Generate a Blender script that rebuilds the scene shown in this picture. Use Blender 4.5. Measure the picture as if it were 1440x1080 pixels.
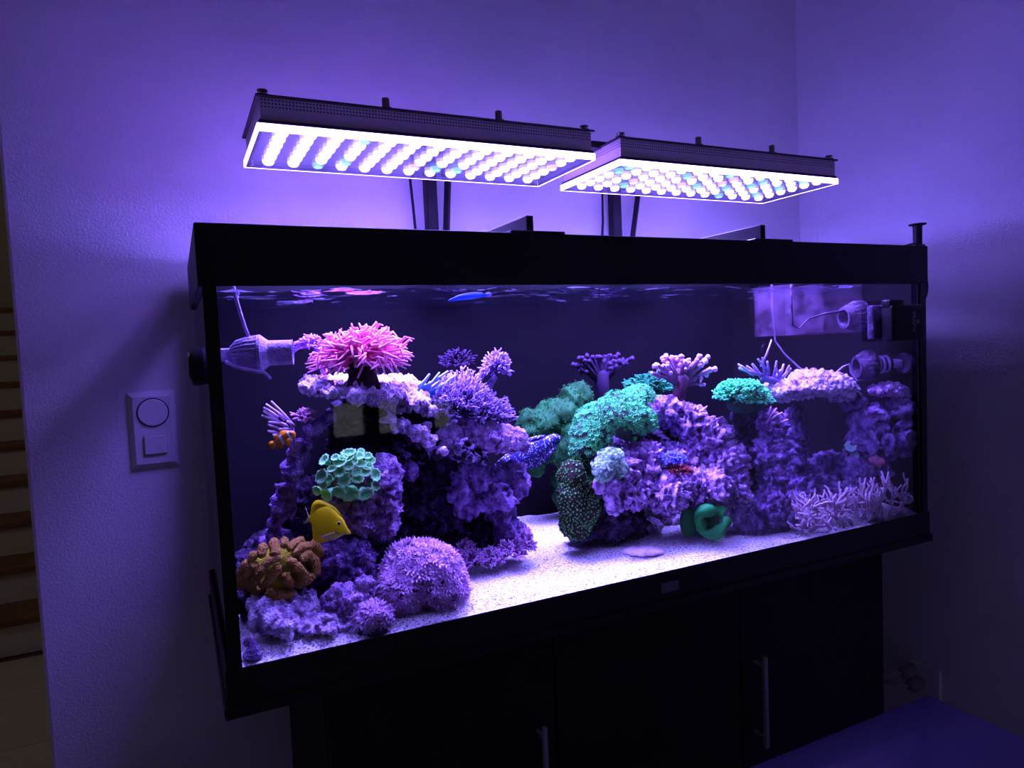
import bpy, bmesh, math, random
import numpy as np
from mathutils import Vector, Matrix

# ------------------------------------------------------------------ clear
for o in list(bpy.data.objects): bpy.data.objects.remove(o)
scene = bpy.context.scene
COL = scene.collection
ZT = 0.95                      # height of the aquarium's underside above the floor

# ------------------------------------------------------------------ camera
FPX = 977.3
CAM = np.array([-0.0331, -1.0115, 0.4978 + ZT])
YAW, PIT, ROL = 0.44898, -0.05894, -0.04435
_F = np.array([math.sin(YAW)*math.cos(PIT), math.cos(YAW)*math.cos(PIT), math.sin(PIT)])
_R0 = np.array([math.cos(YAW), -math.sin(YAW), 0.0])
_U0 = np.cross(_R0, _F)
_R = math.cos(ROL)*_R0 + math.sin(ROL)*_U0
_U = -math.sin(ROL)*_R0 + math.cos(ROL)*_U0
cd = bpy.data.cameras.new('camera'); cam = bpy.data.objects.new('camera', cd); COL.objects.link(cam)
cd.sensor_fit = 'HORIZONTAL'; cd.sensor_width = 36.0; cd.lens = FPX*36.0/1440.0
cd.clip_start = 0.02; cd.clip_end = 60
M = Matrix(((_R[0], _U[0], -_F[0], CAM[0]), (_R[1], _U[1], -_F[1], CAM[1]), (_R[2], _U[2], -_F[2], CAM[2]), (0, 0, 0, 1)))
cam.matrix_world = M
scene.camera = cam

# ------------------------------------------------------------------ world and exposure
w = bpy.data.worlds.new('world'); scene.world = w; w.use_nodes = True
bg = w.node_tree.nodes['Background']
bg.inputs[0].default_value = (1.0, 0.80, 0.78, 1); bg.inputs[1].default_value = 0.030
vs = scene.view_settings
vs.view_transform = 'Standard'; vs.look = 'None'; vs.exposure = 0.0; vs.gamma = 1.0
vs.use_curve_mapping = False
scene.cycles.sample_clamp_indirect = 80.0   # keep the light mirrored by the panes
LED_COL = (0.23, 0.165, 1.0)
LAMP_W = 38.0                  # light of one lamp
LAMP_SPREAD = 112

rng = np.random.default_rng(7)
random.seed(7)

def P(px, py, y):
    d = _F + _R*(px-720)/FPX - _U*(py-540)/FPX
    t = (y-CAM[1])/d[1]
    return CAM + d*t
def PX(px, py, x):
    d = _F + _R*(px-720)/FPX - _U*(py-540)/FPX
    return CAM + d*(x-CAM[0])/d[0]
def PZ(px, py, z):
    d = _F + _R*(px-720)/FPX - _U*(py-540)/FPX
    return CAM + d*(z-CAM[2])/d[2]
def SC(p):
    """metres per pixel at point p"""
    return float((np.asarray(p)-CAM) @ _F)/FPX

# ------------------------------------------------------------------ vector noise
def _hash(ix, iy, iz, s):
    n = (ix.astype(np.int64)*374761393 + iy.astype(np.int64)*668265263 + iz.astype(np.int64)*2147483647 + s*1274126177) & 0xffffffff
    n = ((n ^ (n >> 13))*1274126177) & 0xffffffff
    n = ((n ^ (n >> 16))*2246822519) & 0xffffffff
    n = n ^ (n >> 15)
    return (n & 0xffffff)/float(0xffffff)
def vnoise(p, s=0):
    i = np.floor(p); f = p-i; u = f*f*(3-2*f); i = i.astype(np.int64)
    r = 0
    for dx in (0, 1):
        for dy in (0, 1):
            for dz in (0, 1):
                wgt = (u[:, 0] if dx else 1-u[:, 0])*(u[:, 1] if dy else 1-u[:, 1])*(u[:, 2] if dz else 1-u[:, 2])
                r = r + wgt*_hash(i[:, 0]+dx, i[:, 1]+dy, i[:, 2]+dz, s)
    return r*2-1
def fbm(p, octv=3, s=0):
    a, r = 1.0, 0
    for k in range(octv):
        r = r + a*vnoise(p*(2.03**k), s+k); a *= 0.5
    return r
def worley(p, s=0):
    i = np.floor(p).astype(np.int64); best = np.full(len(p), 9.0)
    for dx in (-1, 0, 1):
        for dy in (-1, 0, 1):
            for dz in (-1, 0, 1):
                c = i + np.array([dx, dy, dz])
                q = np.stack([_hash(c[:, 0], c[:, 1], c[:, 2], s+k) for k in (11, 12, 13)], 1) + c
                best = np.minimum(best, ((p-q)**2).sum(1))
    return np.sqrt(best)

# ------------------------------------------------------------------ materials
MATS = {}
def mat(name, col, rough=0.6, col2=None, scale=40, metal=0.0, bump=0.0, bscale=200, tip=None, col3=None, spec=0.15):
    if name in MATS: return MATS[name]
    m = bpy.data.materials.new(name); m.use_nodes = True
    nt = m.node_tree; N = nt.nodes; Lk = nt.links
    b = N['Principled BSDF']
    b.inputs['Base Color'].default_value = (*col, 1); b.inputs['Roughness'].default_value = rough
    b.inputs['Metallic'].default_value = metal; b.inputs['Specular IOR Level'].default_value = spec
    tc = N.new('ShaderNodeTexCoord')
    out = None
    if col2 is not None:
        nz = N.new('ShaderNodeTexNoise'); nz.inputs['Scale'].default_value = scale; nz.inputs['Detail'].default_value = 4
        Lk.new(tc.outputs['Object'], nz.inputs['Vector'])
        r = N.new('ShaderNodeValToRGB'); e = r.color_ramp.elements
        e[0].position = 0.36; e[0].color = (*col, 1); e[1].position = 0.64; e[1].color = (*col2, 1)
        if col3 is not None:
            k = e.new(0.5); k.color = (*col3, 1)
        Lk.new(nz.outputs['Fac'], r.inputs['Fac']); out = r.outputs['Color']
    if tip is not None:
        at = N.new('ShaderNodeAttribute'); at.attribute_name = 'tip'
        mx = N.new('ShaderNodeMix'); mx.data_type = 'RGBA'
        mx.inputs[6].default_value = (*col, 1); mx.inputs[7].default_value = (*tip, 1)
        if out is not None: Lk.new(out, mx.inputs[6])
        Lk.new(at.outputs['Fac'], mx.inputs[0]); out = mx.outputs[2]
    if out is not None: Lk.new(out, b.inputs['Base Color'])
    if bump > 0:
        nb = N.new('ShaderNodeTexNoise'); nb.inputs['Scale'].default_value = bscale; nb.inputs['Detail'].default_value = 5
        Lk.new(tc.outputs['Object'], nb.inputs['Vector'])
        bp = N.new('ShaderNodeBump'); bp.inputs['Strength'].default_value = bump; bp.inputs['Distance'].default_value = 0.01
        Lk.new(nb.outputs['Fac'], bp.inputs['Height']); Lk.new(bp.outputs['Normal'], b.inputs['Normal'])
    MATS[name] = m
    return m

def glass_mat(name, ior=1.45, tint=(1, 1, 1), rough=0.0, scale=1.0, add=0.0):
    m = bpy.data.materials.new(name); m.use_nodes = True
    nt = m.node_tree; N = nt.nodes; Lk = nt.links; N.clear()
    o = N.new('ShaderNodeOutputMaterial'); t = N.new('ShaderNodeBsdfTransparent'); g = N.new('ShaderNodeBsdfGlossy')
    t.inputs[0].default_value = (*tint, 1); g.inputs['Roughness'].default_value = rough
    fr = N.new('ShaderNodeFresnel'); fr.inputs[0].default_value = ior
    mt = N.new('ShaderNodeMath'); mt.operation = 'MULTIPLY_ADD'; mt.inputs[1].default_value = scale; mt.inputs[2].default_value = add
    mt.use_clamp = True
    mx = N.new('ShaderNodeMixShader')
    Lk.new(fr.outputs[0], mt.inputs[0]); Lk.new(mt.outputs[0], mx.inputs[0]); Lk.new(t.outputs[0], mx.inputs[1]); Lk.new(g.outputs[0], mx.inputs[2])
    Lk.new(mx.outputs[0], o.inputs[0])
    return m
def pane_mat(name, tint, scale):
    """water-backed glass: clear when looked into, mirror at very oblique incidence (total internal reflection)"""
    m = glass_mat(name, 1.45, tint, 0.0, scale)
    nt = m.node_tree; N = nt.nodes; Lk = nt.links
    mx = [n for n in N if n.bl_idname == 'ShaderNodeMixShader'][0]; mt = [n for n in N if n.bl_idname == 'ShaderNodeMath'][0]
    lw = N.new('ShaderNodeLayerWeight'); lw.inputs[0].default_value = 0.5
    mr = N.new('ShaderNodeMapRange'); mr.interpolation_type = 'SMOOTHSTEP'
    mr.inputs[1].default_value = 0.53; mr.inputs[2].default_value = 0.66; mr.inputs[3].default_value = 0.0; mr.inputs[4].default_value = 0.92
    mxm = N.new('ShaderNodeMath'); mxm.operation = 'MAXIMUM'
    Lk.new(lw.outputs['Facing'], mr.inputs[0]); Lk.new(mr.outputs[0], mxm.inputs[0]); Lk.new(mt.outputs[0], mxm.inputs[1]); Lk.new(mxm.outputs[0], mx.inputs[0])
    return m
def emit_mat(name, col, strength):
    m = bpy.data.materials.new(name); m.use_nodes = True
    nt = m.node_tree; N = nt.nodes; N.clear()
    o = N.new('ShaderNodeOutputMaterial'); e = N.new('ShaderNodeEmission')
    e.inputs[0].default_value = (*col, 1); e.inputs[1].default_value = strength
    nt.links.new(e.outputs[0], o.inputs[0])
    return m

# ------------------------------------------------------------------ mesh builder
_ico = {}
def ico(sub):
    if sub not in _ico:
        bm = bmesh.new(); bmesh.ops.create_icosphere(bm, subdivisions=sub, radius=1)
        V = np.array([v.co[:] for v in bm.verts]); F = [[v.index for v in f.verts] for f in bm.faces]; bm.free()
        _ico[sub] = (V, F)
    return _ico[sub]
def frame(d):
    d = np.asarray(d, float); d = d/(np.linalg.norm(d)+1e-12)
    a = np.array([0, 0, 1.0]) if abs(d[2]) < 0.9 else np.array([1.0, 0, 0])
    u = np.cross(a, d); u /= np.linalg.norm(u); v = np.cross(d, u)
    return u, v, d

class MB:
    def __init__(s): s.V = []; s.F = []; s.T = []; s.n = 0; s.MI = []; s.mi = 0
    def add(s, V, F, tip=None):
        V = np.asarray(V, float); s.V.append(V)
        s.T.append(np.zeros(len(V)) if tip is None else np.asarray(tip, float))
        s.F += [[i+s.n for i in f] for f in F]; s.MI += [s.mi]*len(F); s.n += len(V); return s
    def box(s, a, b):
        (x0, y0, z0), (x1, y1, z1) = a, b
        V = [(x0, y0, z0), (x1, y0, z0), (x1, y1, z0), (x0, y1, z0), (x0, y0, z1), (x1, y0, z1), (x1, y1, z1), (x0, y1, z1)]
        return s.add(V, [(0, 3, 2, 1), (4, 5, 6, 7), (0, 1, 5, 4), (1, 2, 6, 5), (2, 3, 7, 6), (3, 0, 4, 7)])
    def bbox(s, a, b, bev=0.003, seg=2):
        bm = bmesh.new(); bmesh.ops.create_cube(bm, size=1)
        a = np.array(a, float); b = np.array(b, float); c = (a+b)/2; d = b-a
        for v in bm.verts: v.co = Vector((v.co.x*d[0]+c[0], v.co.y*d[1]+c[1], v.co.z*d[2]+c[2]))
        bmesh.ops.bevel(bm, geom=list(bm.edges), offset=bev, segments=seg, affect='EDGES', profile=0.5)
        bm.verts.index_update()
        V = [v.co[:] for v in bm.verts]; F = [[v.index for v in f.verts] for f in bm.faces]; bm.free()
        return s.add(V, F)
    def ell(s, c, r, sub=2, rot=None):
        V, F = ico(sub); V = V*np.asarray(r, float)
        if rot is not None: V = V @ np.asarray(rot).T
        return s.add(V+np.asarray(c), F)
    def tube(s, pts, rad, n=6, cap=True, tips=None):
        pts = np.asarray(pts, float); k = len(pts)
        rad = np.full(k, rad) if np.isscalar(rad) else np.asarray(rad, float)
        ang = np.arange(n)*2*math.pi/n; ca, sa = np.cos(ang), np.sin(ang)
        V = []; u = None
        for i in range(k):
            d = pts[min(i+1, k-1)]-pts[max(i-1, 0)]; d = d/(np.linalg.norm(d)+1e-12)
            if u is None: u, v, _ = frame(d)
            else:
                u = u-d*(u@d); u /= (np.linalg.norm(u)+1e-12); v = np.cross(d, u)
            V.append(pts[i] + rad[i]*(np.outer(ca, u)+np.outer(sa, v)))
        F = []
        for i in range(k-1):
            for j in range(n):
                a = i*n+j; b = i*n+(j+1) % n; F.append((a, b, b+n, a+n))
        t = np.linspace(0, 1, k) if tips is None else np.asarray(tips, float)
        T = np.repeat(t, n)
        V = np.concatenate(V)
        if cap:
            V = np.vstack([V, pts[-1]+(pts[-1]-pts[-2])/(np.linalg.norm(pts[-1]-pts[-2])+1e-12)*rad[-1]*0.7, pts[0]])
            T = np.append(T, [t[-1], t[0]])
            for j in range(n):
                F.append(((k-1)*n+j, (k-1)*n+(j+1) % n, k*n)); F.append(((j+1) % n, j, k*n+1))
        return s.add(V, F, T)
    def lathe(s, prof, c, axis=(0, 0, 1), n=24, tips=None, wob=None):
        u, v, d = frame(axis); c = np.asarray(c, float); V = []; T = []
        for i, (r, h) in enumerate(prof):
            for j in range(n):
                a = 2*math.pi*j/n; rr = r*(1 if wob is None else wob(i, j)); V.append(c+rr*(math.cos(a)*u+math.sin(a)*v)+h*d)
                T.append(0 if tips is None else tips[i])
        F = []
        for i in range(len(prof)-1):
            for j in range(n):
                a = i*n+j; b = i*n+(j+1) % n; F.append((a, b, b+n, a+n))
        return s.add(V, F, T)
    def sheet(s, loop, thick, nrm):
        """closed outline loop extruded along nrm, tapering nothing: a thin solid"""
        L = np.asarray(loop, float); n = len(L); nrm = np.asarray(nrm, float)
        V = np.vstack([L-nrm*thick/2, L+nrm*thick/2])
        F = [list(range(n))[::-1], list(range(n, 2*n))]+[(i, (i+1) % n, n+(i+1) % n, n+i) for i in range(n)]
        return s.add(V, F)
    def mesh(s, name, smooth=True):
        V = np.concatenate(s.V); me = bpy.data.meshes.new(name); me.from_pydata(V.tolist(), [], s.F)
        T = np.concatenate(s.T)
        if T.any():
            at = me.attributes.new('tip', 'FLOAT', 'POINT'); at.data.foreach_set('value', T.astype(np.float32))
        if any(s.MI): me.polygons.foreach_set('material_index', np.array(s.MI, dtype=np.int32))
        if smooth: me.polygons.foreach_set('use_smooth', np.ones(len(me.polygons), dtype=bool))
        me.update(); return me
    def build(s, name, m, parent=None, smooth=True, label=None, cat=None, group=None, kind=None):
        me = s.mesh(name, smooth)
        for k in (m if isinstance(m, (list, tuple)) else [m]): me.materials.append(k)
        o = bpy.data.objects.new(name, me); COL.objects.link(o)
        if parent is not None:
            o.parent = parent; o.matrix_parent_inverse = inv_world(parent)
        return tag(o, label, cat, group, kind)
def world_of(p):
    m = p.matrix_basis.copy()
    return m if p.parent is None else world_of(p.parent) @ p.matrix_parent_inverse @ m
def inv_world(p): return world_of(p).inverted()
def tag(o, label=None, cat=None, group=None, kind=None):
    if label: o['label'] = label
    if cat: o['category'] = cat
    if group: o['group'] = group
    if kind: o['kind'] = kind
    return o
def thing(name, loc, label, cat, group=None):
    o = bpy.data.objects.new(name, None); COL.objects.link(o); o.location = Vector(loc); o.empty_display_size = 0.03
    return tag(o, label, cat, group)
def sharp(o, ang=35):
    me = o.data
    for p in me.polygons: p.use_smooth = True
    try: me.set_sharp_from_angle(angle=math.radians(ang))
    except Exception: pass
    return o

def remesh(mb, voxel):
    me = mb.mesh('tmp'); o = bpy.data.objects.new('tmp', me); COL.objects.link(o)
    md = o.modifiers.new('r', 'REMESH'); md.mode = 'VOXEL'; md.voxel_size = voxel; md.use_smooth_shade = True
    dg = bpy.context.evaluated_depsgraph_get(); ev = o.evaluated_get(dg); em = ev.to_mesh()
    n = len(em.vertices); V = np.empty(n*3); em.vertices.foreach_get('co', V); V = V.reshape(-1, 3)
    NN = np.empty(n*3); em.vertices.foreach_get('normal', NN); NN = NN.reshape(-1, 3)
    F = [list(p.vertices) for p in em.polygons]
    ev.to_mesh_clear(); bpy.data.objects.remove(o); bpy.data.meshes.remove(me)
    return V, NN, F
def mesh_normals(V, F):
    Q = np.array([f if len(f) == 4 else list(f)+[f[-1]] for f in F]); a = V[Q]
    n = np.cross(a[:, 2]-a[:, 0], a[:, 3]-a[:, 1]); out = np.zeros_like(V)
    for k in range(4): np.add.at(out, Q[:, k], n)
    return out/(np.linalg.norm(out, axis=1, keepdims=True)+1e-12)

def blob_mb(blobs, sub=3):
    """blobs: (px, py, y, rx_px, ry_px[, depth radius in px])"""
    mb = MB()
    for bl in blobs:
        px, py, y, rx, ry = bl[:5]; rd = bl[5] if len(bl) > 5 else (rx+ry)/2
        c = P(px, py, y); s = SC(c); c = c.copy()
        # the pixel width is seen across the view, so spread it along x and y together
        mb.ell(c, (rx*s, rd*s, ry*s), sub, rot=np.array([[math.cos(YAW), math.sin(YAW), 0], [-math.sin(YAW), math.cos(YAW), 0], [0, 0, 1]]))
    return mb
def clampV(V):
    V[:, 0] = np.clip(V[:, 0], 0.0172, 1.4928); V[:, 1] = np.clip(V[:, 1], 0.0152, 0.4928); V[:, 2] = np.maximum(V[:, 2], ZT+0.056); return V
def rock_geo(blobs, voxel=0.0045, style='holey', amp=1.0, seed=0):
    V, NN, F = remesh(blob_mb(blobs), voxel*0.78)
    s = seed*17
    d = 0.014*fbm(V*16, 3, s)
    rid = lambda k, q: 1-np.abs(vnoise(V*k, s+q))*2
    knob = lambda k, q, w_: np.sqrt(np.clip(1-(worley(V*k, s+q)/w_)**2, 0, 1))
    if style == 'holey':
        d += -0.026*np.clip(0.44-worley(V*62, s), 0, 1)*2.0 + 0.009*rid(64, 5) + 0.008*rid(140, 15) + 0.004*rid(230, 25)
        d += -0.013*np.clip(0.46-worley(V*140, s+3), 0, 1)*2 - 0.005
    elif style == 'knobby':
        d *= 0.5; d += 0.0105*knob(82, 0, 0.66) + 0.004*knob(150, 4, 0.6) - 0.010*np.clip(0.33-worley(V*30, s+7), 0, 1)*2 - 0.004
    elif style == 'plate':
        d *= 0.6; d += 0.009*knob(62, 0, 0.6) + 0.006*knob(120, 2, 0.6) + 0.004*rid(180, 9) - 0.016*np.clip(0.38-worley(V*36, s+6), 0, 1)*2.2 - 0.005
    elif style == 'ridged':
        d += 0.016*(1-2*np.abs(vnoise(V*np.array([34, 34, 22]), s+5))) + 0.009*rid(75, 3) + 0.006*rid(150, 13) - 0.016*np.clip(0.38-worley(V*36, s+8), 0, 1)*2 - 0.008
    elif style == 'smooth':
        d *= 0.35; d += 0.002*fbm(V*150, 2, s)
    V = V+NN*(d*amp)[:, None]
    return clampV(V), F
def rock(name, blobs, m, label, style='holey', amp=1.0, seed=0, voxel=0.0045, cat='rock', group=None, parent=None, sand=True):
    V, F = rock_geo(blobs, voxel, style, amp, seed)
    mb = MB(); mb.add(V, F)
    return mb.build(name, m, parent, label=label, cat=cat, group=group)

# ------------------------------------------------------------------ material palette
M_BLACK = mat('black_plastic', (0.010, 0.010, 0.010), 0.5, bump=0.05, bscale=400, spec=0.3)
M_BLACKG = mat('black_gloss', (0.008, 0.008, 0.009), 0.25, spec=0.5)
M_CAB = mat('black_laminate', (0.004, 0.004, 0.004), 0.6, col2=(0.006, 0.006, 0.006), scale=12, bump=0.04, bscale=90, spec=0.2)
M_STEEL = mat('brushed_steel', (0.34, 0.33, 0.32), 0.55, metal=0.2)
M_WALL = mat('rough_plaster', (0.88, 0.86, 0.86), 0.85, col2=(0.84, 0.82, 0.82), scale=6, bump=0.16, bscale=200)
M_WALLD = mat('stairwell_plaster', (0.60, 0.55, 0.42), 0.9, bump=0.3, bscale=60)
M_WOOD = mat('oak_tread', (0.22, 0.10, 0.045), 0.5, col2=(0.30, 0.15, 0.07), scale=9)
M_RISER = mat('white_riser', (0.72, 0.68, 0.64), 0.7)
M_FLOOR = mat('pale_tile', (0.62, 0.57, 0.50), 0.6, col2=(0.58, 0.54, 0.48), scale=7)
M_GROUT = mat('tile_grout', (0.10, 0.09, 0.08), 0.9)
M_SWITCH = mat('white_switch_plastic', (0.80, 0.79, 0.78), 0.45)
M_SWGAP = mat('switch_gap', (0.02, 0.02, 0.02), 0.7)

# ------------------------------------------------------------------ room
def struct(name, mb, m, parent=None, label=None, smooth=False):
    o = mb.build(name, m, parent, smooth=smooth, label=label)
    if parent is None: o['kind'] = 'structure'
    return o
WY = 0.55; WX = 1.73; WL = -0.297
struct('wall_back', MB().bbox((WL, WY, 0), (WX+0.2, WY+0.16, 2.62), 0.006), M_WALL, label='rough white plaster wall behind the aquarium')
struct('ceiling', MB().box((-3.2, -3.6, 2.62), (WX+0.2, WY+0.16, 2.72)), M_WALL, label='white plaster ceiling')
struct('wall_right', MB().box((WX, -3.6, 0), (WX+0.15, WY, 2.62)), M_WALL, label='white plaster wall at the right end of the aquarium')
struct('wall_stairwell', MB().box((-3.2, 6.2, 0), (1.2, 6.35, 3.4)), M_WALLD, label='dim olive plaster wall of the stairwell')
fl = struct('floor', MB().box((-3.2, -3.6, -0.12), (WX+0.15, 6.2, -0.006)), M_GROUT, label='pale tiled floor')
# tiles in the strip that shows beside the wall and around it
tm = MB().bbox((-0.598, -0.238, -0.006), (0.598, 0.238, 0.0), 0.002, 1).mesh('tile', False); tm.materials.append(M_FLOOR)
for i in range(4):
    for j in range(14):
        t = bpy.data.objects.new('tile', tm); COL.objects.link(t); t.parent = fl
        t.location = (-2.1+i*1.2+(0.12 if j % 2 else 0), -3.39+j*0.48, 0)
# stairs beyond the wall's end
st = thing('staircase', (-1.25, 3.15, 0), 'staircase with brown wooden treads and white risers beyond the wall end', 'stairs')
NST = 10
for k in range(NST):
    y0 = 3.15+0.28*k; z0 = 0.19*k
    MB().box((-2.3, y0, z0), (-0.42, y0+0.285, z0+0.155)).build('riser', M_RISER, st, smooth=False)
    MB().bbox((-2.3, y0-0.03, z0+0.155), (-0.42, y0+0.28, z0+0.19), 0.006).build('tread', M_WOOD, st, smooth=False)

sl = bpy.data.lights.new('stair_fill_light', 'POINT'); sl.energy = 2.8; sl.color = (1.0, 0.85, 0.66); sl.shadow_soft_size = 0.12  # unseen fill light added to brighten the stairs
slo = bpy.data.objects.new('stair_fill_light', sl); COL.objects.link(slo); slo.location = (-1.3, 1.9, 2.3)
# wall switch plate
sw = thing('light_switch', P(216, 604, WY), 'white wall plate with round dimmer knob and small square rocker switch', 'switch')
c = P(216, 604, WY); cx, cz = c[0], c[2]; W2, H2 = 0.0425, 0.0765
mb = MB()
prof = [(1.0, 0), (0.985, 0.004), (0.86, 0.010)]
V = []; Fq = []
for (k, h) in prof:
    for (sx, sz) in ((-1, -1), (1, -1), (1, 1), (-1, 1)):
        V.append((cx+sx*(W2*k if k > 0.9 else W2-0.009), WY-h, cz+sz*(H2*k if k > 0.9 else H2-0.010)))
for i in range(2):
    for j in range(4): Fq.append((i*4+j, i*4+(j+1) % 4, i*4+4+(j+1) % 4, i*4+4+j))
Fq.append((8, 9, 10, 11)); mb.add(V, Fq); mb.build('cover_plate', M_SWITCH, sw, smooth=False)
kc = P(215, 580, WY-0.010)
MB().lathe([(0.0290, 0), (0.0290, 0.0008), (0.0, 0.0008)], (kc[0], WY-0.010, kc[2]), (0, -1, 0), 40).build('knob_gap', M_SWGAP, sw)
sharp(MB().lathe([(0.0268, 0), (0.0268, 0.002), (0.0255, 0.003), (0, 0.0031)], (kc[0], WY-0.0105, kc[2]), (0, -1, 0), 40).build('dimmer_knob', M_SWITCH, sw))
rc = P(219, 625, WY-0.010)
MB().box((rc[0]-0.0205, WY-0.0108, rc[2]-0.0195), (rc[0]+0.0205, WY-0.0095, rc[2]+0.0195)).build('rocker_gap', mat('rocker_gap_shade', (0.30, 0.30, 0.30), 0.7), sw, smooth=False)
MB().bbox((rc[0]-0.0195, WY-0.014, rc[2]-0.0185), (rc[0]+0.0195, WY-0.0095, rc[2]+0.0185), 0.0012).build('rocker', M_SWITCH, sw, smooth=False)

# ------------------------------------------------------------------ aquarium
L, D, H = 1.51, 0.51, 0.675
HB = 0.591; BT = 0.067            # hood bottom edge, base trim top edge
def Z(z): return z+ZT
G0, G1 = 0.006, L-0.006           # outer glass faces
aq = thing('aquarium', (L/2, D/2, ZT), 'large black-framed reef aquarium with glass front on a black cabinet', 'aquarium')
M_GLASS = pane_mat('aquarium_glass', (0.97, 0.985, 0.99), 0.22)
T = 0.010
MB().box((G0, 0.004, Z(0.02)), (G1, 0.004+T, Z(0.62))).build('front_pane', M_GLASS, aq, smooth=False, label='clear front glass pane')
MB().box((G0, 0.004+T, Z(0.02)), (G0+T, D-0.006, Z(0.62))).build('left_pane', pane_mat('dimming_side_glass', (0.55, 0.52, 0.58), 0.4), aq, smooth=False)  # tint added to dim the lamp light passing to the wall
M_FOIL = mat('dark_blue_backing_foil', (0.0050, 0.0045, 0.006), 0.8, col2=(0.0062, 0.0052, 0.007), scale=5, spec=0.02)
MB().box((G1-T, 0.004+T, Z(0.02)), (G1, D-0.006, Z(0.62))).build('right_pane', M_FOIL, aq, smooth=False, label='right pane with dark backing')
MB().box((G0+T, D-0.016, Z(0.02)), (G1-T, D-0.006, Z(0.62))).build('back_pane', M_FOIL, aq, smooth=False, label='back pane with dark blue backing')
MB().box((G0+T, 0.004+T, Z(0.02)), (G1-T, D-0.016, Z(0.035))).build('bottom_pane', M_BLACK, aq, smooth=False)
def ring(z0, z1, out=0.0, t=0.012):
    m = MB()
    m.bbox((-out, -out, z0), (L+out, t, z1), 0.002); m.bbox((-out, D-t, z0), (L+out, D+out, z1), 0.002)
    m.bbox((-out, t-0.001, z0), (t, D-t+0.001, z1), 0.002); m.bbox((L-t, t-0.001, z0), (L+out, D-t+0.001, z1), 0.002)
    return m
ring(Z(HB), Z(H), 0.0, 0.004).build('top_frame', M_BLACK, aq, smooth=False, label='tall matt black top frame')
ring(Z(0.0), Z(BT), 0.0, 0.004).build('base_frame', M_BLACK, aq, smooth=False, label='matt black base frame')
MB().box((0.003, 0.003, Z(-0.001)), (L-0.003, D-0.003, Z(0.0205))).build('base_board', M_BLACK, aq, smooth=False)
ring(Z(-0.001), Z(0.016), 0.004, 0.01).build('base_lip', M_BLACK, aq, smooth=False)
for x0, x1 in ((G0-0.001, G0+0.0165), (G1-0.0165, G1+0.001)):
    MB().box((x0, 0.0025, Z(BT-0.005)), (x1, 0.0045, Z(HB+0.005))).build('corner_seal', M_BLACKG, aq, smooth=False, label='black silicone corner strip')
MB().box((0.738, -0.002, Z(0.029)), (0.777, 0.0005, Z(0.047))).build('badge', mat('silver_badge', (0.20, 0.19, 0.22), 0.5, metal=0.2), aq, smooth=False, label='small silver badge on the base frame')

# water surface (its underside is what shows)
def water_mat():
    m = bpy.data.materials.new('rippled_water'); m.use_nodes = True
    nt = m.node_tree; N = nt.nodes; Lk = nt.links; N.clear()
    o = N.new('ShaderNodeOutputMaterial'); t = N.new('ShaderNodeBsdfTransparent'); g = N.new('ShaderNodeBsdfGlossy')
    g.inputs['Roughness'].default_value = 0.05; g.inputs[0].default_value = (0.8, 0.85, 1, 1)
    lw = N.new('ShaderNodeLayerWeight'); lw.inputs[0].default_value = 0.35
    r = N.new('ShaderNodeValToRGB'); r.color_ramp.elements[0].position = 0.45; r.color_ramp.elements[0].color = (0.02, 0.02, 0.02, 1)
    r.color_ramp.elements[1].position = 0.8; r.color_ramp.elements[1].color = (0.95, 0.95, 0.95, 1)
    mx = N.new('ShaderNodeMixShader')
    Lk.new(lw.outputs['Facing'], r.inputs[0]); Lk.new(r.outputs[0], mx.inputs[0]); Lk.new(t.outputs[0], mx.inputs[1]); Lk.new(g.outputs[0], mx.inputs[2])
    Lk.new(mx.outputs[0], o.inputs[0]); return m
nx, ny = 150, 50
gx, gy = np.meshgrid(np.linspace(G0+T+0.001, G1-T-0.001, nx), np.linspace(0.015, D-0.017, ny), indexing='ij')
pp = np.stack([gx.ravel(), gy.ravel(), np.zeros(nx*ny)], 1)
wz = 0.586+0.0038*fbm(pp*np.array([20, 42, 1]), 3, 3)
Fg = [(i*ny+j, (i+1)*ny+j, (i+1)*ny+j+1, i*ny+j+1) for i in range(nx-1) for j in range(ny-1)]
mb = MB(); mb.add(np.stack([pp[:, 0], pp[:, 1], wz+ZT], 1), Fg)
mb.build('water_surface', water_mat(), label='rippled water surface inside the aquarium top', cat='water', kind='stuff')

# sand bed
nx, ny = 260, 90
gx, gy = np.meshgrid(np.linspace(G0+T+0.001, G1-T-0.001, nx), np.linspace(0.0145, D-0.017, ny), indexing='ij')
def sand_z(x, y):
    p = np.stack([np.ravel(x), np.ravel(y), np.zeros(np.size(x))], 1).astype(float)
    yy_ = np.clip((np.ravel(y)-0.014)/0.035, 0, 1)
    return 0.0595 + 0.0105*yy_*yy_*(3-2*yy_) + 0.012*np.ravel(y) + 0.006*fbm(p*np.array([9, 12, 1]), 2, 41)*np.clip(np.ravel(y)*12, 0.1, 1) + 0.0012*fbm(p*110, 2, 42)
pz = sand_z(gx, gy)
top = np.stack([gx.ravel(), gy.ravel(), pz+ZT], 1)
Fg = [(i*ny+j, (i+1)*ny+j, (i+1)*ny+j+1, i*ny+j+1) for i in range(nx-1) for j in range(ny-1)]
M_SAND = mat('white_coral_sand', (0.22, 0.21, 0.20), 0.95, col2=(0.90, 0.88, 0.84), col3=(0.80, 0.78, 0.74), scale=260, bump=0.6, bscale=380)
mb = MB(); mb.add(top, Fg)
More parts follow.
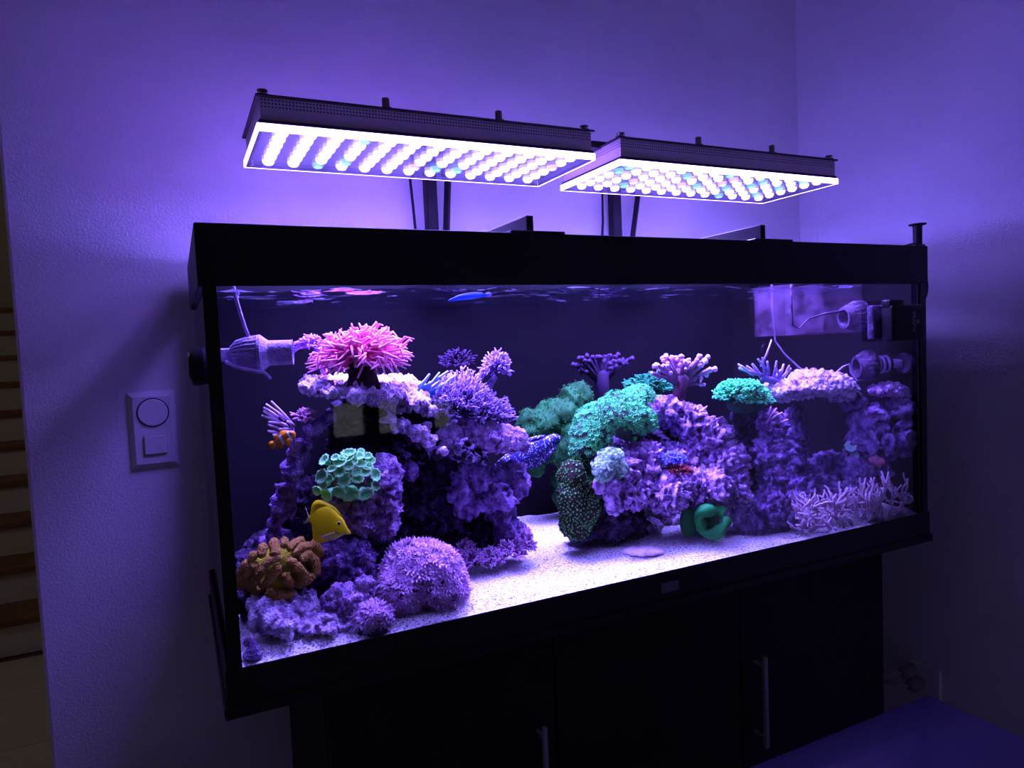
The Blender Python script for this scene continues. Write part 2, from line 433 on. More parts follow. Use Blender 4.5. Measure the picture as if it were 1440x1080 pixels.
# front skirt so the bed has thickness against the glass
fr = np.array([i*ny for i in range(nx)]); lo = top[fr].copy(); lo[:, 2] = ZT+0.036
mb.add(np.vstack([top[fr], lo]), [(i, nx+i, nx+i+1, i+1) for i in range(nx-1)])
mb.build('sand_bed', M_SAND, label='white coral sand covering the aquarium bottom', cat='sand', kind='stuff')
def S(px, py):
    """point on the sand seen at this pixel"""
    z = 0.07
    for _ in range(4):
        p = PZ(px, py, ZT+z); z = float(sand_z(p[0], max(p[1], 0.0))[0])
    return PZ(px, py, ZT+z)

# lid braces standing on the top frame
for (px, py, xb) in ((745, 303, None), (1073, 316, None)):
    p = P(px, py, 0.03); xx = p[0]
    b = thing('lid_brace', (xx, 0.25, Z(H)), 'upright black lid brace board on the tank top, %s' % ('under the gap between the two lamps' if px < 900 else 'under the lamp nearer the side wall'), 'brace')
    MB().bbox((xx-0.0065, 0.03, Z(H+0.0)), (xx+0.0065, 0.47, p[2]), 0.001, 1).build('upright_board', M_BLACK, b, smooth=False)
    MB().bbox((xx-0.05, 0.0005, Z(H-0.0005)), (xx+0.05, 0.10, Z(H+0.004)), 0.001, 1).build('foot_plate', M_BLACKG, b, smooth=False)
    MB().bbox((xx-0.05, 0.40, Z(H-0.0005)), (xx+0.05, D-0.0005, Z(H+0.004)), 0.001, 1).build('foot_plate', M_BLACKG, b, smooth=False)

# ------------------------------------------------------------------ cabinet
cb = thing('aquarium_cabinet', (0.755, 0.26, 0), 'black aquarium cabinet with slim vertical steel door handles', 'cabinet')
CX0, CX1, CY = 0.135, 1.375, 0.022
MB().bbox((CX0, CY+0.02, 0.06), (CX1, 0.49, ZT-0.0008), 0.002).build('carcass', M_CAB, cb, smooth=False)
MB().box((CX0+0.03, CY+0.06, 0), (CX1-0.03, 0.47, 0.06)).build('plinth', M_CAB, cb, smooth=False)
dx = [CX0+0.002, 0.505, 0.94+0.0, CX1-0.002]
hx = [None, 0.482, 0.982]
edges = [(CX0+0.002, 0.5205), (0.5235, 0.9435), (0.9465, CX1-0.002)]
for k, (a, b_) in enumerate(edges):
    d_ = MB().bbox((a, CY, 0.075), (b_, CY+0.019, ZT-0.012), 0.0015).build('door', M_CAB, cb, smooth=False)
    hxx = [0.483, None, 0.982][k]
    if hxx:
        h = MB(); zt, zb = Z(-0.147), Z(-0.334)
        h.bbox((hxx-0.0045, CY-0.032, zb), (hxx+0.0045, CY-0.024, zt), 0.0012)
        for zz in (zt-0.02, zb+0.02): h.tube([(hxx, CY+0.001, zz), (hxx, CY-0.026, zz)], 0.0035, 8)
        h.build('handle', M_STEEL, d_, smooth=False, label='slim vertical steel bar handle')

# ------------------------------------------------------------------ lamps
def perf_mat():
    m = bpy.data.materials.new('perforated_grey_metal'); m.use_nodes = True
    nt = m.node_tree; N = nt.nodes; Lk = nt.links; b = N['Principled BSDF']
    tc = N.new('ShaderNodeTexCoord')
    sc = N.new('ShaderNodeVectorMath'); sc.operation = 'SCALE'; sc.inputs['Scale'].default_value = 190
    fr_ = N.new('ShaderNodeVectorMath'); fr_.operation = 'FRACTION'
    ds = N.new('ShaderNodeVectorMath'); ds.operation = 'DISTANCE'
    sep = N.new('ShaderNodeSeparateXYZ'); cmb = N.new('ShaderNodeCombineXYZ'); ad = N.new('ShaderNodeMath'); ad.operation = 'ADD'
    Lk.new(tc.outputs['Object'], sep.inputs[0]); Lk.new(sep.outputs[0], ad.inputs[0]); Lk.new(sep.outputs[1], ad.inputs[1])
    Lk.new(ad.outputs[0], cmb.inputs[0]); Lk.new(sep.outputs[2], cmb.inputs[1])
    Lk.new(cmb.outputs[0], sc.inputs[0]); Lk.new(sc.outputs[0], fr_.inputs[0]); Lk.new(fr_.outputs[0], ds.inputs[0]); ds.inputs[1].default_value = (0.5, 0.5, 0)
    lt = N.new('ShaderNodeMath'); lt.operation = 'LESS_THAN'; lt.inputs[1].default_value = 0.26
    gt = N.new('ShaderNodeMath'); gt.operation = 'GREATER_THAN'; gt.inputs[1].default_value = 0.022   # holes only above this local height
    ml = N.new('ShaderNodeMath'); ml.operation = 'MULTIPLY'
    Lk.new(ds.outputs['Value'], lt.inputs[0]); Lk.new(sep.outputs[2], gt.inputs[0]); Lk.new(lt.outputs[0], ml.inputs[0]); Lk.new(gt.outputs[0], ml.inputs[1])
    mx = N.new('ShaderNodeMix'); mx.data_type = 'RGBA'; mx.inputs[6].default_value = (0.62, 0.52, 0.55, 1); mx.inputs[7].default_value = (0.02, 0.02, 0.025, 1)
    Lk.new(ml.outputs[0], mx.inputs[0]); Lk.new(mx.outputs[2], b.inputs['Base Color'])
    b.inputs['Roughness'].default_value = 0.5; b.inputs['Metallic'].default_value = 0.0
    return m
M_PERF = perf_mat()
M_LED = emit_mat('led_lens', (0.23, 0.17, 1.0), 22)
M_LEDC = emit_mat('led_lens_cyan', (0.05, 0.11, 0.5), 12)
M_LEDP = emit_mat('led_lens_pink', (0.25, 0.14, 0.4), 9)
M_EDGE = emit_mat('lit_acrylic_edge', (0.24, 0.135, 1.0), 30.0)
M_ACRYL = glass_mat('clear_acrylic', 1.45, (0.97, 0.97, 1.0), 0.02, 0.6)
M_BOARD = mat('led_board', (0.30, 0.28, 0.34), 0.6)
LW, LD = 0.612, 0.232
led_me = MB().lathe([(0.0112, 0), (0.0105, -0.005), (0.0068, -0.0085), (0.0, -0.0098)], (0, 0, 0), (0, 0, 1), 10).mesh('led')
led_variants = []
for m_ in (M_LED, M_LEDC, M_LEDP):
    q = led_me.copy(); q.materials.append(m_); led_variants.append(q)
def lamp(x0, y0, zb, label, seed):
    r_ = random.Random(seed)
    root = thing('led_aquarium_lamp', (x0+LW/2, y0+LD/2, zb), label, 'lamp', None)
    x1, y1 = x0+LW, y0+LD
    hb = zb+0.0115                     # underside of the metal housing
    ht = zb+0.049
    # housing: perforated walls (open box), local origin at its underside
    hs = MB(); t = 0.002; ax0, ay0, ax1, ay1 = 0.006, 0.004, LW-0.006, LD-0.004
    hgt = ht-hb
    hs.box((ax0, ay0, 0), (ax1, ay0+t, hgt)); hs.box((ax0, ay1-t, 0), (ax1, ay1, hgt))
    hs.box((ax0, ay0+t, 0), (ax0+t, ay1-t, hgt)); hs.box((ax1-t, ay0+t, 0), (ax1, ay1-t, hgt))
    me = hs.mesh('housing', False); me.materials.append(M_PERF)
    ho = bpy.data.objects.new('housing', me); COL.objects.link(ho); ho.parent = root; ho.location = (-LW/2, -LD/2, hb-zb); ho['label'] = 'perforated grey metal housing'
    def pt(mb, name, m_, lab=None, sm=False): return mb.build(name, m_, root, smooth=sm, label=lab)
    pt(MB().bbox((x0+0.0, y0-0.002, ht), (x1, y1+0.002, ht+0.0035), 0.001, 1), 'lid', M_BLACK)
    pt(MB().bbox((x0+0.003, y0+0.001, hb-0.003), (x1-0.003, y1-0.001, hb+0.003), 0.0008, 1), 'lower_rim', M_BLACK)
    pt(MB().box((x0+0.012, y0+0.010, hb-0.005), (x1-0.012, y1-0.010, hb-0.003)), 'led_board', M_BOARD)
    # acrylic cover hung under the housing: clear sheet with bright edges
    pt(MB().box((x0+0.003, y0+0.003, zb-0.0035), (x1-0.003, y1-0.003, zb-0.0005)), 'acrylic_sheet', M_ACRYL)
    e = MB(); et = 0.002
    e.box((x0, y0, zb-0.0035), (x1, y0+et, hb-0.003)); e.box((x0, y1-et, zb-0.0035), (x1, y1, hb-0.003))  # rear and side strips given emission to light the walls
    e.box((x0, y0+et, zb-0.0035), (x0+et, y1-et, hb-0.003)); e.box((x1-et, y0+et, zb-0.0035), (x1, y1-et, hb-0.003))
    pt(e, 'acrylic_edge', M_EDGE, 'glowing edge of the clear acrylic cover')
    rl = MB(); z0_, z1_ = zb-0.0034, hb-0.003  # opaque strips added to hide the rear and side glow from the camera
    rl.box((x0+0.004, y1-et-0.0022, z0_), (x1-0.004, y1-et-0.0006, z1_))
    rl.box((x0+et+0.0006, y0+0.006, z0_), (x0+et+0.0022, y1-et-0.003, z1_)); rl.box((x1-et-0.0022, y0+0.006, z0_), (x1-et-0.0006, y1-et-0.003, z1_))
    pt(rl, 'glow_blocker', mat('glow_blocker_lilac', (0.16, 0.14, 0.20), 0.6))
    for cx_ in (x0+0.012, x1-0.012):
        for cy_ in (y0+0.010, y1-0.010): pt(MB().lathe([(0.004, 0), (0.004, hb-zb-0.001), (0, hb-zb-0.001)], (cx_, cy_, zb-0.002), (0, 0, 1), 10), 'spacer', M_STEEL)
    for i in range(13):
        for j in range(6):
            o = bpy.data.objects.new('led', led_variants[r_.choices((0, 1, 2), (0.88, 0.08, 0.04))[0]]); COL.objects.link(o); o.parent = root
            o.location = (-LW/2+0.040+i*(LW-0.080)/12, -LD/2+0.026+j*(LD-0.052)/5, hb-zb-0.005)
    # mounting posts along the top front edge
    for k, fx in enumerate((0.02, 0.34, 0.68, 0.975)):
        xx = x0+fx*LW; b_ = MB(); tall = k in (1, 2)
        b_.lathe([(0.0, 0), (0.010, 0), (0.010, 0.003), (0.006, 0.004)], (xx, y0+0.012, ht+0.0035), (0, 0, 1), 14)
        if tall: b_.lathe([(0.0055, 0.003), (0.0062, 0.006), (0.0062, 0.018), (0.0055, 0.019), (0, 0.019)], (xx, y0+0.012, ht+0.0035), (0, 0, 1), 14)
        else: b_.lathe([(0.004, 0.003), (0.004, 0.007), (0.008, 0.008), (0.008, 0.010), (0, 0.0105)], (xx, y0+0.012, ht+0.0035), (0, 0, 1), 14)
        b_.build('mounting_post' if tall else 'cap_screw', mat('dull_steel', (0.30, 0.27, 0.22), 0.45, metal=0.6), root)
    # its light
    ld = bpy.data.lights.new('lamp_light', 'AREA'); ld.shape = 'RECTANGLE'; ld.size = LW-0.06; ld.size_y = LD-0.04
    ld.energy = LAMP_W; ld.color = LED_COL; ld.spread = math.radians(LAMP_SPREAD)
    lo_ = bpy.data.objects.new('lamp_light', ld); COL.objects.link(lo_); lo_.parent = root; lo_.location = (0, 0, -0.006)
    return root
pA = P(364, 183, 0.13); pB = P(873, 232, 0.13)
lampA = lamp(pA[0]-0.002, 0.13, pA[2]+0.003, 'long flat LED lamp with perforated housing, hung over the pink anemone end', 1)
lampB = lamp(pB[0]-0.002, 0.13, pB[2]+0.003, 'long flat LED lamp with perforated housing, nearer the corner of the room', 2)
# dark connecting strap between the lamps
xa, xb = pA[0]-0.002+LW, pB[0]-0.002
MB().bbox((xa-0.02, 0.20, pA[2]+0.045), (xb+0.02, 0.30, pA[2]+0.059), 0.001, 1).build('lamp_connector', M_BLACK, smooth=False, label='black strap joining the two LED lamps', cat='bracket')

# lamp stands behind the tank
M_POST = mat('black_stand_metal', (0.010, 0.009, 0.012), 0.5, spec=0.3)
for k, (x0, x1, s0, s1, zt_) in enumerate(((0.509, 0.535, 0.538, 0.556, pA[2]), (1.020, 1.046, 1.062, 1.092, pB[2]))):
    s_ = thing('lamp_stand', ((x0+x1)/2, 0.53, ZT), 'black metal post and brace behind the tank carrying the lamp %s' % ('over the pink anemone' if k == 0 else 'nearer the room corner'), 'stand')
    MB().bbox((x0, 0.518, 0.0), (x1, 0.545, zt_+0.075), 0.002, 1).build('post', M_POST, s_, smooth=False)
    MB().bbox((x0, 0.20, zt_+0.0548), (x1, 0.53, zt_+0.072), 0.002, 1).build('arm', M_POST, s_, smooth=False)
    br = MB()
    if k == 0: br.tube([(0.566, 0.525, zt_+0.06), (0.542, 0.525, Z(0.60))], 0.0085, 4)
    else: br.tube([(1.108, 0.525, zt_+0.06), (1.050, 0.525, Z(0.60))], 0.0085, 4)
    br.build('brace', M_POST, s_, smooth=False)
    cx_ = P(578, 255, 0.53)[0] if k == 0 else P(848, 275, 0.53)[0]
    MB().tube([(x0-0.0033, 0.40, zt_+0.062), (min(cx_-0.002, x0-0.006), 0.53, zt_+0.04), (cx_+(0.004 if k == 0 else 0), 0.535, zt_-0.03), (cx_+(0.008 if k == 0 else -0.006), 0.535, Z(0.74)), (cx_+(0.008 if k == 0 else -0.008), 0.535, Z(0.40))], 0.0035, 6).build('power_cable', M_POST, label='thin black cable hanging behind the tank beside the %s post' % ('anemone-side' if k == 0 else 'corner-side'), cat='cable')

# ------------------------------------------------------------------ reef materials
M_ROCK = mat('lilac_coralline_rock', (0.20, 0.09, 0.29), 0.9, col2=(0.76, 0.54, 0.80), col3=(0.50, 0.30, 0.58), scale=60, bump=0.9, bscale=300)
M_ROCKP = mat('pale_lilac_rock', (0.32, 0.18, 0.40), 0.9, col2=(0.90, 0.80, 0.92), col3=(0.68, 0.50, 0.74), scale=60, bump=0.9, bscale=300)
M_ROCKD = mat('shaded_plum_rock', (0.015, 0.009, 0.02), 0.95, col2=(0.10, 0.06, 0.13), col3=(0.045, 0.026, 0.06), scale=40, bump=0.8, bscale=260)  # shade under overhangs and at the back put into a darker rock colour
M_ROCKV = mat('violet_rock', (0.09, 0.045, 0.16), 0.9, col2=(0.40, 0.25, 0.50), col3=(0.24, 0.13, 0.34), scale=55, bump=0.9, bscale=280)

# ------------------------------------------------------------------ left reef rocks
rock('reef_rock', [(378, 850, .105, 24, 9, 26), (415, 852, .10, 34, 9, 26), (460, 862, .09, 30, 9, 24), (500, 875, .075, 14, 7, 14), (388, 866, .075, 26, 9, 24), (430, 872, .07, 36, 10, 24), (475, 878, .065, 26, 8, 20), (398, 882, .05, 18, 8, 14), (440, 888, .048, 30, 8, 14), (480, 889, .05, 18, 6, 12)], M_ROCKP,
     'flat lilac rock covered in round knobs, under the brown lobed coral', 'knobby', 1.0, 1, 0.0030)
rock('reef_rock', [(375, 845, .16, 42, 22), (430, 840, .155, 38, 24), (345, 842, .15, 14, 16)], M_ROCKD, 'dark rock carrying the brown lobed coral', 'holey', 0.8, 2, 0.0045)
rock('reef_rock', [(490, 795, .13, 34, 30), (455, 800, .14, 25, 28), (510, 815, .12, 20, 26)], M_ROCKV, 'violet rock with round holes between the brown coral and the big lilac dome', 'holey', 0.9, 3, 0.0045)
rock('reef_rock', [(485, 843, .075, 27, 20), (512, 830, .08, 14, 22), (474, 857, .09, 11, 9)], M_ROCK, 'small knobby rock beside the little lilac tuft', 'knobby', 1.0, 4, 0.0035)
rock('reef_rock', [(462, 588, .19, 8, 7), (450, 596, .19, 10, 8), (438, 607, .19, 12, 9), (428, 622, .19, 10, 11), (418, 640, .2, 14, 15), (408, 662, .2, 16, 18), (398, 682, .2, 18, 5)], M_ROCKV,
     'slanting violet rock arm beside the clownfish', 'ridged', 0.36, 5, 0.0035)
rock('reef_rock', [(402, 690, .21, 14, 14), (396, 710, .22, 14, 16), (389, 728, .235, 12, 12), (385, 746, .26, 13, 15), (384, 764, .30, 16, 16)], M_ROCKV, 'small violet rock stack below the clownfish arm', 'ridged', 0.45, 6, 0.0035)
rock('reef_rock', [(448, 541, .2, 14, 8, 50), (475, 548, .2, 24, 7, 60), (512, 552, .2, 28, 7, 65), (550, 555, .2, 28, 8, 65), (585, 564, .2, 22, 7, 60), (608, 576, .2, 10, 5, 40), (470, 540, .30, 40, 5, 80), (530, 543, .31, 50, 5, 80), (590, 550, .32, 40, 5, 70)], M_ROCKP,
     'pale rock shelf holding the pink anemone', 'plate', 1.1, 7, 0.0035)
rock('reef_rock', [(546, 590, .15, 8, 5), (563, 599, .15, 11, 7), (583, 609, .15, 12, 8), (602, 618, .16, 11, 8), (620, 634, .15, 6, 5), (600, 600, .18, 7, 7), (632, 608, .2, 16, 9)], M_ROCKP,
     'pale knobby rock arm below the shelf', 'knobby', 0.9, 8, 0.0032)
rock('reef_rock', [(542, 684, .135, 19, 33), (550, 702, .135, 17, 36), (510, 724, .15, 34, 22), (490, 712, .175, 38, 20), (540, 737, .15, 20, 16)], M_ROCK,
     'rounded lilac boulder under the green trumpet coral', 'holey', 0.9, 9, 0.004)
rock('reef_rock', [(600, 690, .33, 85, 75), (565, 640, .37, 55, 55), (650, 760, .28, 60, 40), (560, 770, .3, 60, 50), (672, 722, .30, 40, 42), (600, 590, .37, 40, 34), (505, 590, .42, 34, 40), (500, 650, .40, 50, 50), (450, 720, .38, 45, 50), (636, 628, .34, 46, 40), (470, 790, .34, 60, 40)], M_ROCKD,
     'big rock mass coloured dark for shade at the back of the anemone reef', 'holey', 1.0, 10, 0.006)
rock('reef_rock', [(665, 675, .2, 32, 18), (645, 690, .19, 22, 14), (690, 690, .2, 34, 26), (715, 675, .2, 18, 24), (670, 705, .2, 26, 14)], M_ROCKV,
     'furrowed violet rock below the spotted fish', 'ridged', 1.0, 11, 0.0038)
rock('reef_rock', [(690, 612, .2, 26, 11, 40), (712, 618, .19, 22, 13, 40), (735, 625, .2, 8, 6, 12), (665, 600, .2, 20, 8, 30)], M_ROCK,
     'lilac rock ledge jutting over the spotted fish', 'plate', 0.9, 12, 0.0035)
rock('reef_rock', [(712, 735, .2, 12, 28), (725, 755, .2, 18, 22), (702, 724, .215, 12, 10)], M_ROCKV, 'violet rock foot beside the low plum bush coral', 'ridged', 0.8, 13, 0.004)
rock('reef_rock', [(577, 660, .2, 6, 13), (580, 664, .225, 6, 9, 18), (582, 667, .24, 6, 8, 12)], M_ROCKV, 'tiny violet rock knob in the dark cave', 'ridged', 0.3, 14, 0.003)
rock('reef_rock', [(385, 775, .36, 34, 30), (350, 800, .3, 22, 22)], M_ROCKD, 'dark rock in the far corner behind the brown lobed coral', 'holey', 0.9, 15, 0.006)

# ------------------------------------------------------------------ middle reef rocks
rock('reef_rock', [(930, 692, .13, 44, 26), (985, 686, .12, 46, 26), (1030, 692, .11, 24, 40), (1010, 655, .14, 34, 34), (990, 620, .16, 28, 30), (965, 590, .17, 26, 20), (930, 580, .19, 22, 16), (905, 655, .16, 24, 34), (895, 690, .14, 34, 22), (1005, 722, .13, 42, 16), (880, 672, .15, 18, 30), (945, 650, .17, 34, 22), (940, 706, .14, 26, 13), (1045, 725, .11, 14, 22)], M_ROCK,
     'large pitted lilac rock in the middle of the tank', 'holey', 1.0, 21, 0.0038)
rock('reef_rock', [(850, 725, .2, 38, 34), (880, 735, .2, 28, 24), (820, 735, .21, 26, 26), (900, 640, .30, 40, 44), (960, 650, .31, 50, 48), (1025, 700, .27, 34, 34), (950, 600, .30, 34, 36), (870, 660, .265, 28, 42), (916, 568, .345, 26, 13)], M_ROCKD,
     'rock base coloured dark for shade under the green polyp mat', 'holey', 0.9, 22, 0.005)
rock('reef_rock', [(860, 692, .13, 10, 24), (845, 682, .138, 9, 10), (866, 714, .135, 10, 8)], M_ROCK, 'little lilac rock step below the pale blue polyp clump', 'knobby', 0.8, 23, 0.0035)
for k, (px, py, r) in enumerate(((915, 740, 15), (945, 730, 12))):
    sp = S(px, py+r*0.55)
    rock('rubble_stone', [(px, py, sp[1], r, r*0.7)], M_ROCKP, ['pale rubble stone lying in the gap under the pitted rock', 'pale rubble stone beside the curled green leather coral'][k], 'knobby', 0.6, 24+k, 0.0035)

# ------------------------------------------------------------------ right reef rocks
rock('reef_rock', [(1079, 591, .095, 15, 11), (1084, 605, .10, 18, 22), (1078, 640, .10, 22, 26), (1085, 675, .09, 20, 28), (1080, 710, .08, 24, 24), (1095, 735, .08, 22, 14), (1058, 738, .09, 18, 12)], M_ROCKV,
     'upright violet rock pillar beside the pitted rock', 'holey', 0.8, 31, 0.0038)
rock('reef_rock', [(1095, 548, .15, 20, 10, 40), (1125, 545, .15, 30, 14, 50), (1155, 540, .14, 30, 16, 50), (1182, 548, .12, 20, 16, 30), (1140, 532, .15, 25, 10, 40)], M_ROCKP,
     'pale flat rock ledge under the lower pump', 'plate', 0.9, 32, 0.0036)
rock('reef_rock', [(1205, 565, .10, 16, 10), (1225, 590, .085, 24, 20), (1215, 625, .09, 22, 22), (1238, 625, .075, 18, 26), (1205, 660, .09, 22, 20), (1235, 665, .075, 18, 20), (1187, 688, .105, 22, 14)], M_ROCKV,
     'crumbly violet rock stack against the side pane', 'ridged', 0.7, 33, 0.0036)
STACK = [o for o in scene.objects if o.get('label', '').startswith('crumbly violet')][0]
rock('reef_rock', [(1243, 548, .06, 20, 8), (1258, 549, .048, 16, 8), (1270, 553, .04, 9, 8)], M_ROCK, 'lilac rock lump right under the lower pump in the corner', 'plate', 0.6, 34, 0.0036)
rock('reef_rock', [(1140, 680, .185, 38, 26), (1162, 660, .19, 24, 24), (1120, 715, .17, 24, 24), (1115, 620, .21, 16, 50)], M_ROCKV, 'dim violet rock behind the branching gorgonian', 'holey', 0.9, 35, 0.005)
rock('reef_rock', [(1262, 568, .05, 10, 9), (1268, 580, .04, 12, 9), (1269, 597, .04, 9, 10), (1272, 615, .036, 8, 14), (1270, 632, .038, 7, 9)], M_ROCKV, 'narrow violet rock in the corner beside the side pane', 'ridged', 0.75, 36, 0.0036)

# ------------------------------------------------------------------ coral builders
VR = np.array([[math.cos(YAW), math.sin(YAW), 0], [-math.sin(YAW), math.cos(YAW), 0], [0, 0, 1]])   # columns: image right, view depth, up
def local(px, py, y):
    c = P(px, py, y); return c, SC(c)
def inside(p, m=0.016):
    p = np.asarray(p, float).copy(); p[..., 0] = np.clip(p[..., 0], m, 1.494-m); p[..., 1] = np.clip(p[..., 1], m+0.003, 0.49); return p
def sph(rg, zmin=-0.2):
    while True:
        v = rg.normal(size=3); v /= np.linalg.norm(v)
        if v[2] > zmin: return v
def bush(mb, px, py, y, rx, ry, n, rad, seed, zmin=-0.1, up=0.25, nb=3, blen=0.35, core=0.3, rd=None, sides=5, fat=0.75):
    rg = np.random.default_rng(seed); c, s = local(px, py, y); R = np.array([rx, rd if rd else (rx+ry)/2, ry])*s; rad = rad*s
    for _ in range(n):
        d = sph(rg, zmin); d2 = d+np.array([0, 0, up])*rg.random()
        a = R*d*core; e = R*d2/np.linalg.norm(d2)*(0.8+0.3*rg.random())
        mid = (a+e)/2+R*rg.normal(size=3)*0.05
        pts = inside(np.array([c+VR @ a, c+VR @ mid, c+VR @ (e*0.8+mid*0.2+R*rg.normal(size=3)*0.03), c+VR @ e]))
        mb.tube(pts, [rad*1.1, rad, rad*0.9, rad*fat], sides, tips=[0, 0.3, 0.65, 1])
        for _k in range(nb):
            t = 0.35+0.5*rg.random(); q = a+(e-a)*t; dd = (e-a)/np.linalg.norm(e-a)+rg.normal(size=3)*0.5; dd /= np.linalg.norm(dd)
            e2 = q+R*dd*blen*(0.6+0.6*rg.random())
            mb.tube(inside(np.array([c+VR @ q, c+VR @ ((q+e2)/2), c+VR @ e2])), [rad*0.85, rad*0.8, rad*fat*0.85], sides, tips=[t*0.7, t*0.7+0.15, 1])
    return mb
def spikes(mb, V, N, n, ln, rad, seed, jit=0.35, test=None, up=0.0):
    rg = np.random.default_rng(seed)
    idx = rg.integers(0, len(V), n)
    for i in idx:
        p, nn = V[i], N[i]
        if test is not None and not test(p, nn): continue
        d = nn+rg.normal(size=3)*jit+np.array([0, 0, up]); d /= np.linalg.norm(d); l = ln*(0.6+0.7*rg.random())
        b = d+rg.normal(size=3)*0.3
        pts = np.array([p-nn*rad, p+d*l*0.55, p+d*l*0.55+b/np.linalg.norm(b)*l*0.45])
        mb.tube(inside(pts, 0.013), [rad, rad*0.85, rad*0.6], 4, tips=[0, 0.5, 1])
    return mb
def flowers(mb, V, N, n, size, seed, test=None, petals=7, stalk=0.6):
    rg = np.random.default_rng(seed)
    for i in rg.integers(0, len(V), n):
        p, nn = V[i], N[i]
        if test is not None and not test(p, nn): continue
        d = nn+rg.normal(size=3)*0.25; d /= np.linalg.norm(d); u, v, d = frame(d); sz = size*(0.7+0.6*rg.random())
        c = p+d*sz*stalk
        a0 = rg.random()*6.28; VV = [c]; F = []; T = [0.2]
        for k in range(petals):
            a = a0+2*math.pi*k/petals; r = math.cos(a)*u+math.sin(a)*v; w_ = math.cos(a+1.57)*u+math.sin(a+1.57)*v
            b = len(VV)
            VV += [c+r*sz*0.12-w_*sz*0.10, c+r*sz*0.12+w_*sz*0.10, c+r*sz*0.62+d*sz*0.42+w_*sz*0.13, c+r*sz*0.62+d*sz*0.42-w_*sz*0.13, c+r*sz*0.98+d*sz*(0.45+0.4*rg.random())]
            T += [0.2, 0.2, 0.7, 0.7, 1.0]; F += [(b, b+1, b+2, b+3), (b+3, b+2, b+4)]
        mb.add(inside(np.array(VV), 0.013), F, T)
        mb.tube(inside(np.array([p-nn*sz*0.2, c])), [sz*0.16, sz*0.13], 4, cap=False, tips=[0, 0.2])
    return mb
def blob_geo(blobs, voxel=0.004, amp=0.4, seed=0, fr_=26):
    V, N, F = remesh(blob_mb(blobs), voxel)
    V = clampV(V+N*(amp*0.012*fbm(V*fr_, 3, seed))[:, None]); return V, mesh_normals(V, F), F
def coral(name, px, py, y, label, cat='coral', group=None): return thing(name, P(px, py, y), label, cat, group)

# ------------------------------------------------------------------ pink anemone
an = coral('pink_anemone', 510, 550, .18, 'bright pink sea anemone with long tentacles on the pale rock shelf', 'anemone')
M_PINK = mat('pink_tentacle', (0.85, 0.11, 0.36), 0.5, tip=(0.98, 0.42, 0.62))
M_PINKD = mat('dark_anemone_column', (0.04, 0.015, 0.02), 0.8, bump=0.4, bscale=120)
rg = np.random.default_rng(11); c, s = local(508, 494, .18); mb = MB()
R = np.array([57, 44, 30])*s
for k in range(340):
    d = sph(rg, -0.75); base = R*d*0.45
    side = np.array([rg.normal()*0.4, rg.normal()*0.3, rg.normal()*0.35])
    e = R*(d*(1.0+0.22*rg.random())+side*0.25)
    m1 = base+(e-base)*0.4+R*rg.normal(size=3)*0.12; m2 = base+(e-base)*0.75+R*rg.normal(size=3)*0.16
    if d[2] < 0.05: e = e*np.array([1.08, 1.05, 1])+np.array([0, 0, -12*s*rg.random()])
    r = 1.9*s
    mb.tube(inside(np.array([c+VR @ q for q in (base, m1, m2, e)])), [r*1.1, r*1.05, r*0.95, r*0.5], 6, tips=[0, 0.2, 0.5, 1])
mb.build('tentacles', M_PINK, an, kind='stuff', label='long curling pink tentacles')
MB().ell(c, np.array([0.62, 0.62, 0.55])*R, 3, VR).build('oral_disc', mat('pink_disc', (0.50, 0.06, 0.12), 0.6), an)
b0 = P(512, 555, .18)
MB().tube([b0, c+(b0-c)*0.55, c+(b0-c)*0.2], [26*s, 20*s, 22*s], 16).build('column', M_PINKD, an, label='dark stalk')

# violet tuft behind the anemone
mb = MB(); bush(mb, 437, 486, .3, 22, 14, 60, 1.3, 12, zmin=-0.4, nb=3)
mb.tube(inside(np.array([P(445, 490, .3), P(455, 520, .3), P(462, 545, .3)])), [0.006, 0.007, 0.008], 6)
M_VIO = mat('violet_branch', (0.26, 0.10, 0.40), 0.7, tip=(0.52, 0.25, 0.62))
mb.build('violet_tuft_coral', M_VIO, label='hazy violet tuft coral behind the pink anemone', cat='coral')

# ------------------------------------------------------------------ green trumpet coral
tc_ = coral('trumpet_coral', 490, 690, .11, 'mint green trumpet coral with many cup polyps above the yellow fish', 'coral')
M_MINT = mat('mint_polyp', (0.08, 0.62, 0.18), 0.55, tip=(0.36, 1.0, 0.32), bump=0.3, bscale=350)
POLY = [(540,150,70),(700,130,40),(660,190,55),(780,190,50),(535,215,52),(615,255,42),(690,290,58),(820,250,52),(430,270,68),(370,210,48),(780,320,52),(550,320,48),(330,350,52),(430,390,62),(540,370,44),(640,400,52),(750,390,58),(880,430,62),(655,480,58),(490,510,68),(200,450,78),(300,480,46),(220,550,58),(890,550,62),(140,630,62),(260,680,74),(420,650,66),(560,670,95),(750,670,80),(230,240,58),(470,210,50),(600,170,45)]
cupv = []
for sd in range(4):
    rr = random.Random(sd); ph = rr.random()*6
    wob = lambda i, j, ph=ph, sd=sd: 1+(0.10*math.sin(j*2*math.pi/40*10+ph)+0.10*math.sin(j*2*math.pi/40*2+ph*2) if i >= 3 else 0)
    prof = [(0.45, -1.3), (0.55, -0.8), (0.72, -0.35), (0.95, -0.05), (1.04, 0.06), (0.98, 0.14), (0.80, 0.08), (0.58, -0.10), (0.30, -0.24), (0.0, -0.26)]
    q = MB().lathe(prof, (0, 0, 0), (0, 0, 1), 40, [0, 0.2, 0.5, 0.8, 1, 1, 0.9, 0.6, 0.4, 0.35], wob).mesh('polyp'); q.materials.append(M_MINT); cupv.append(q)
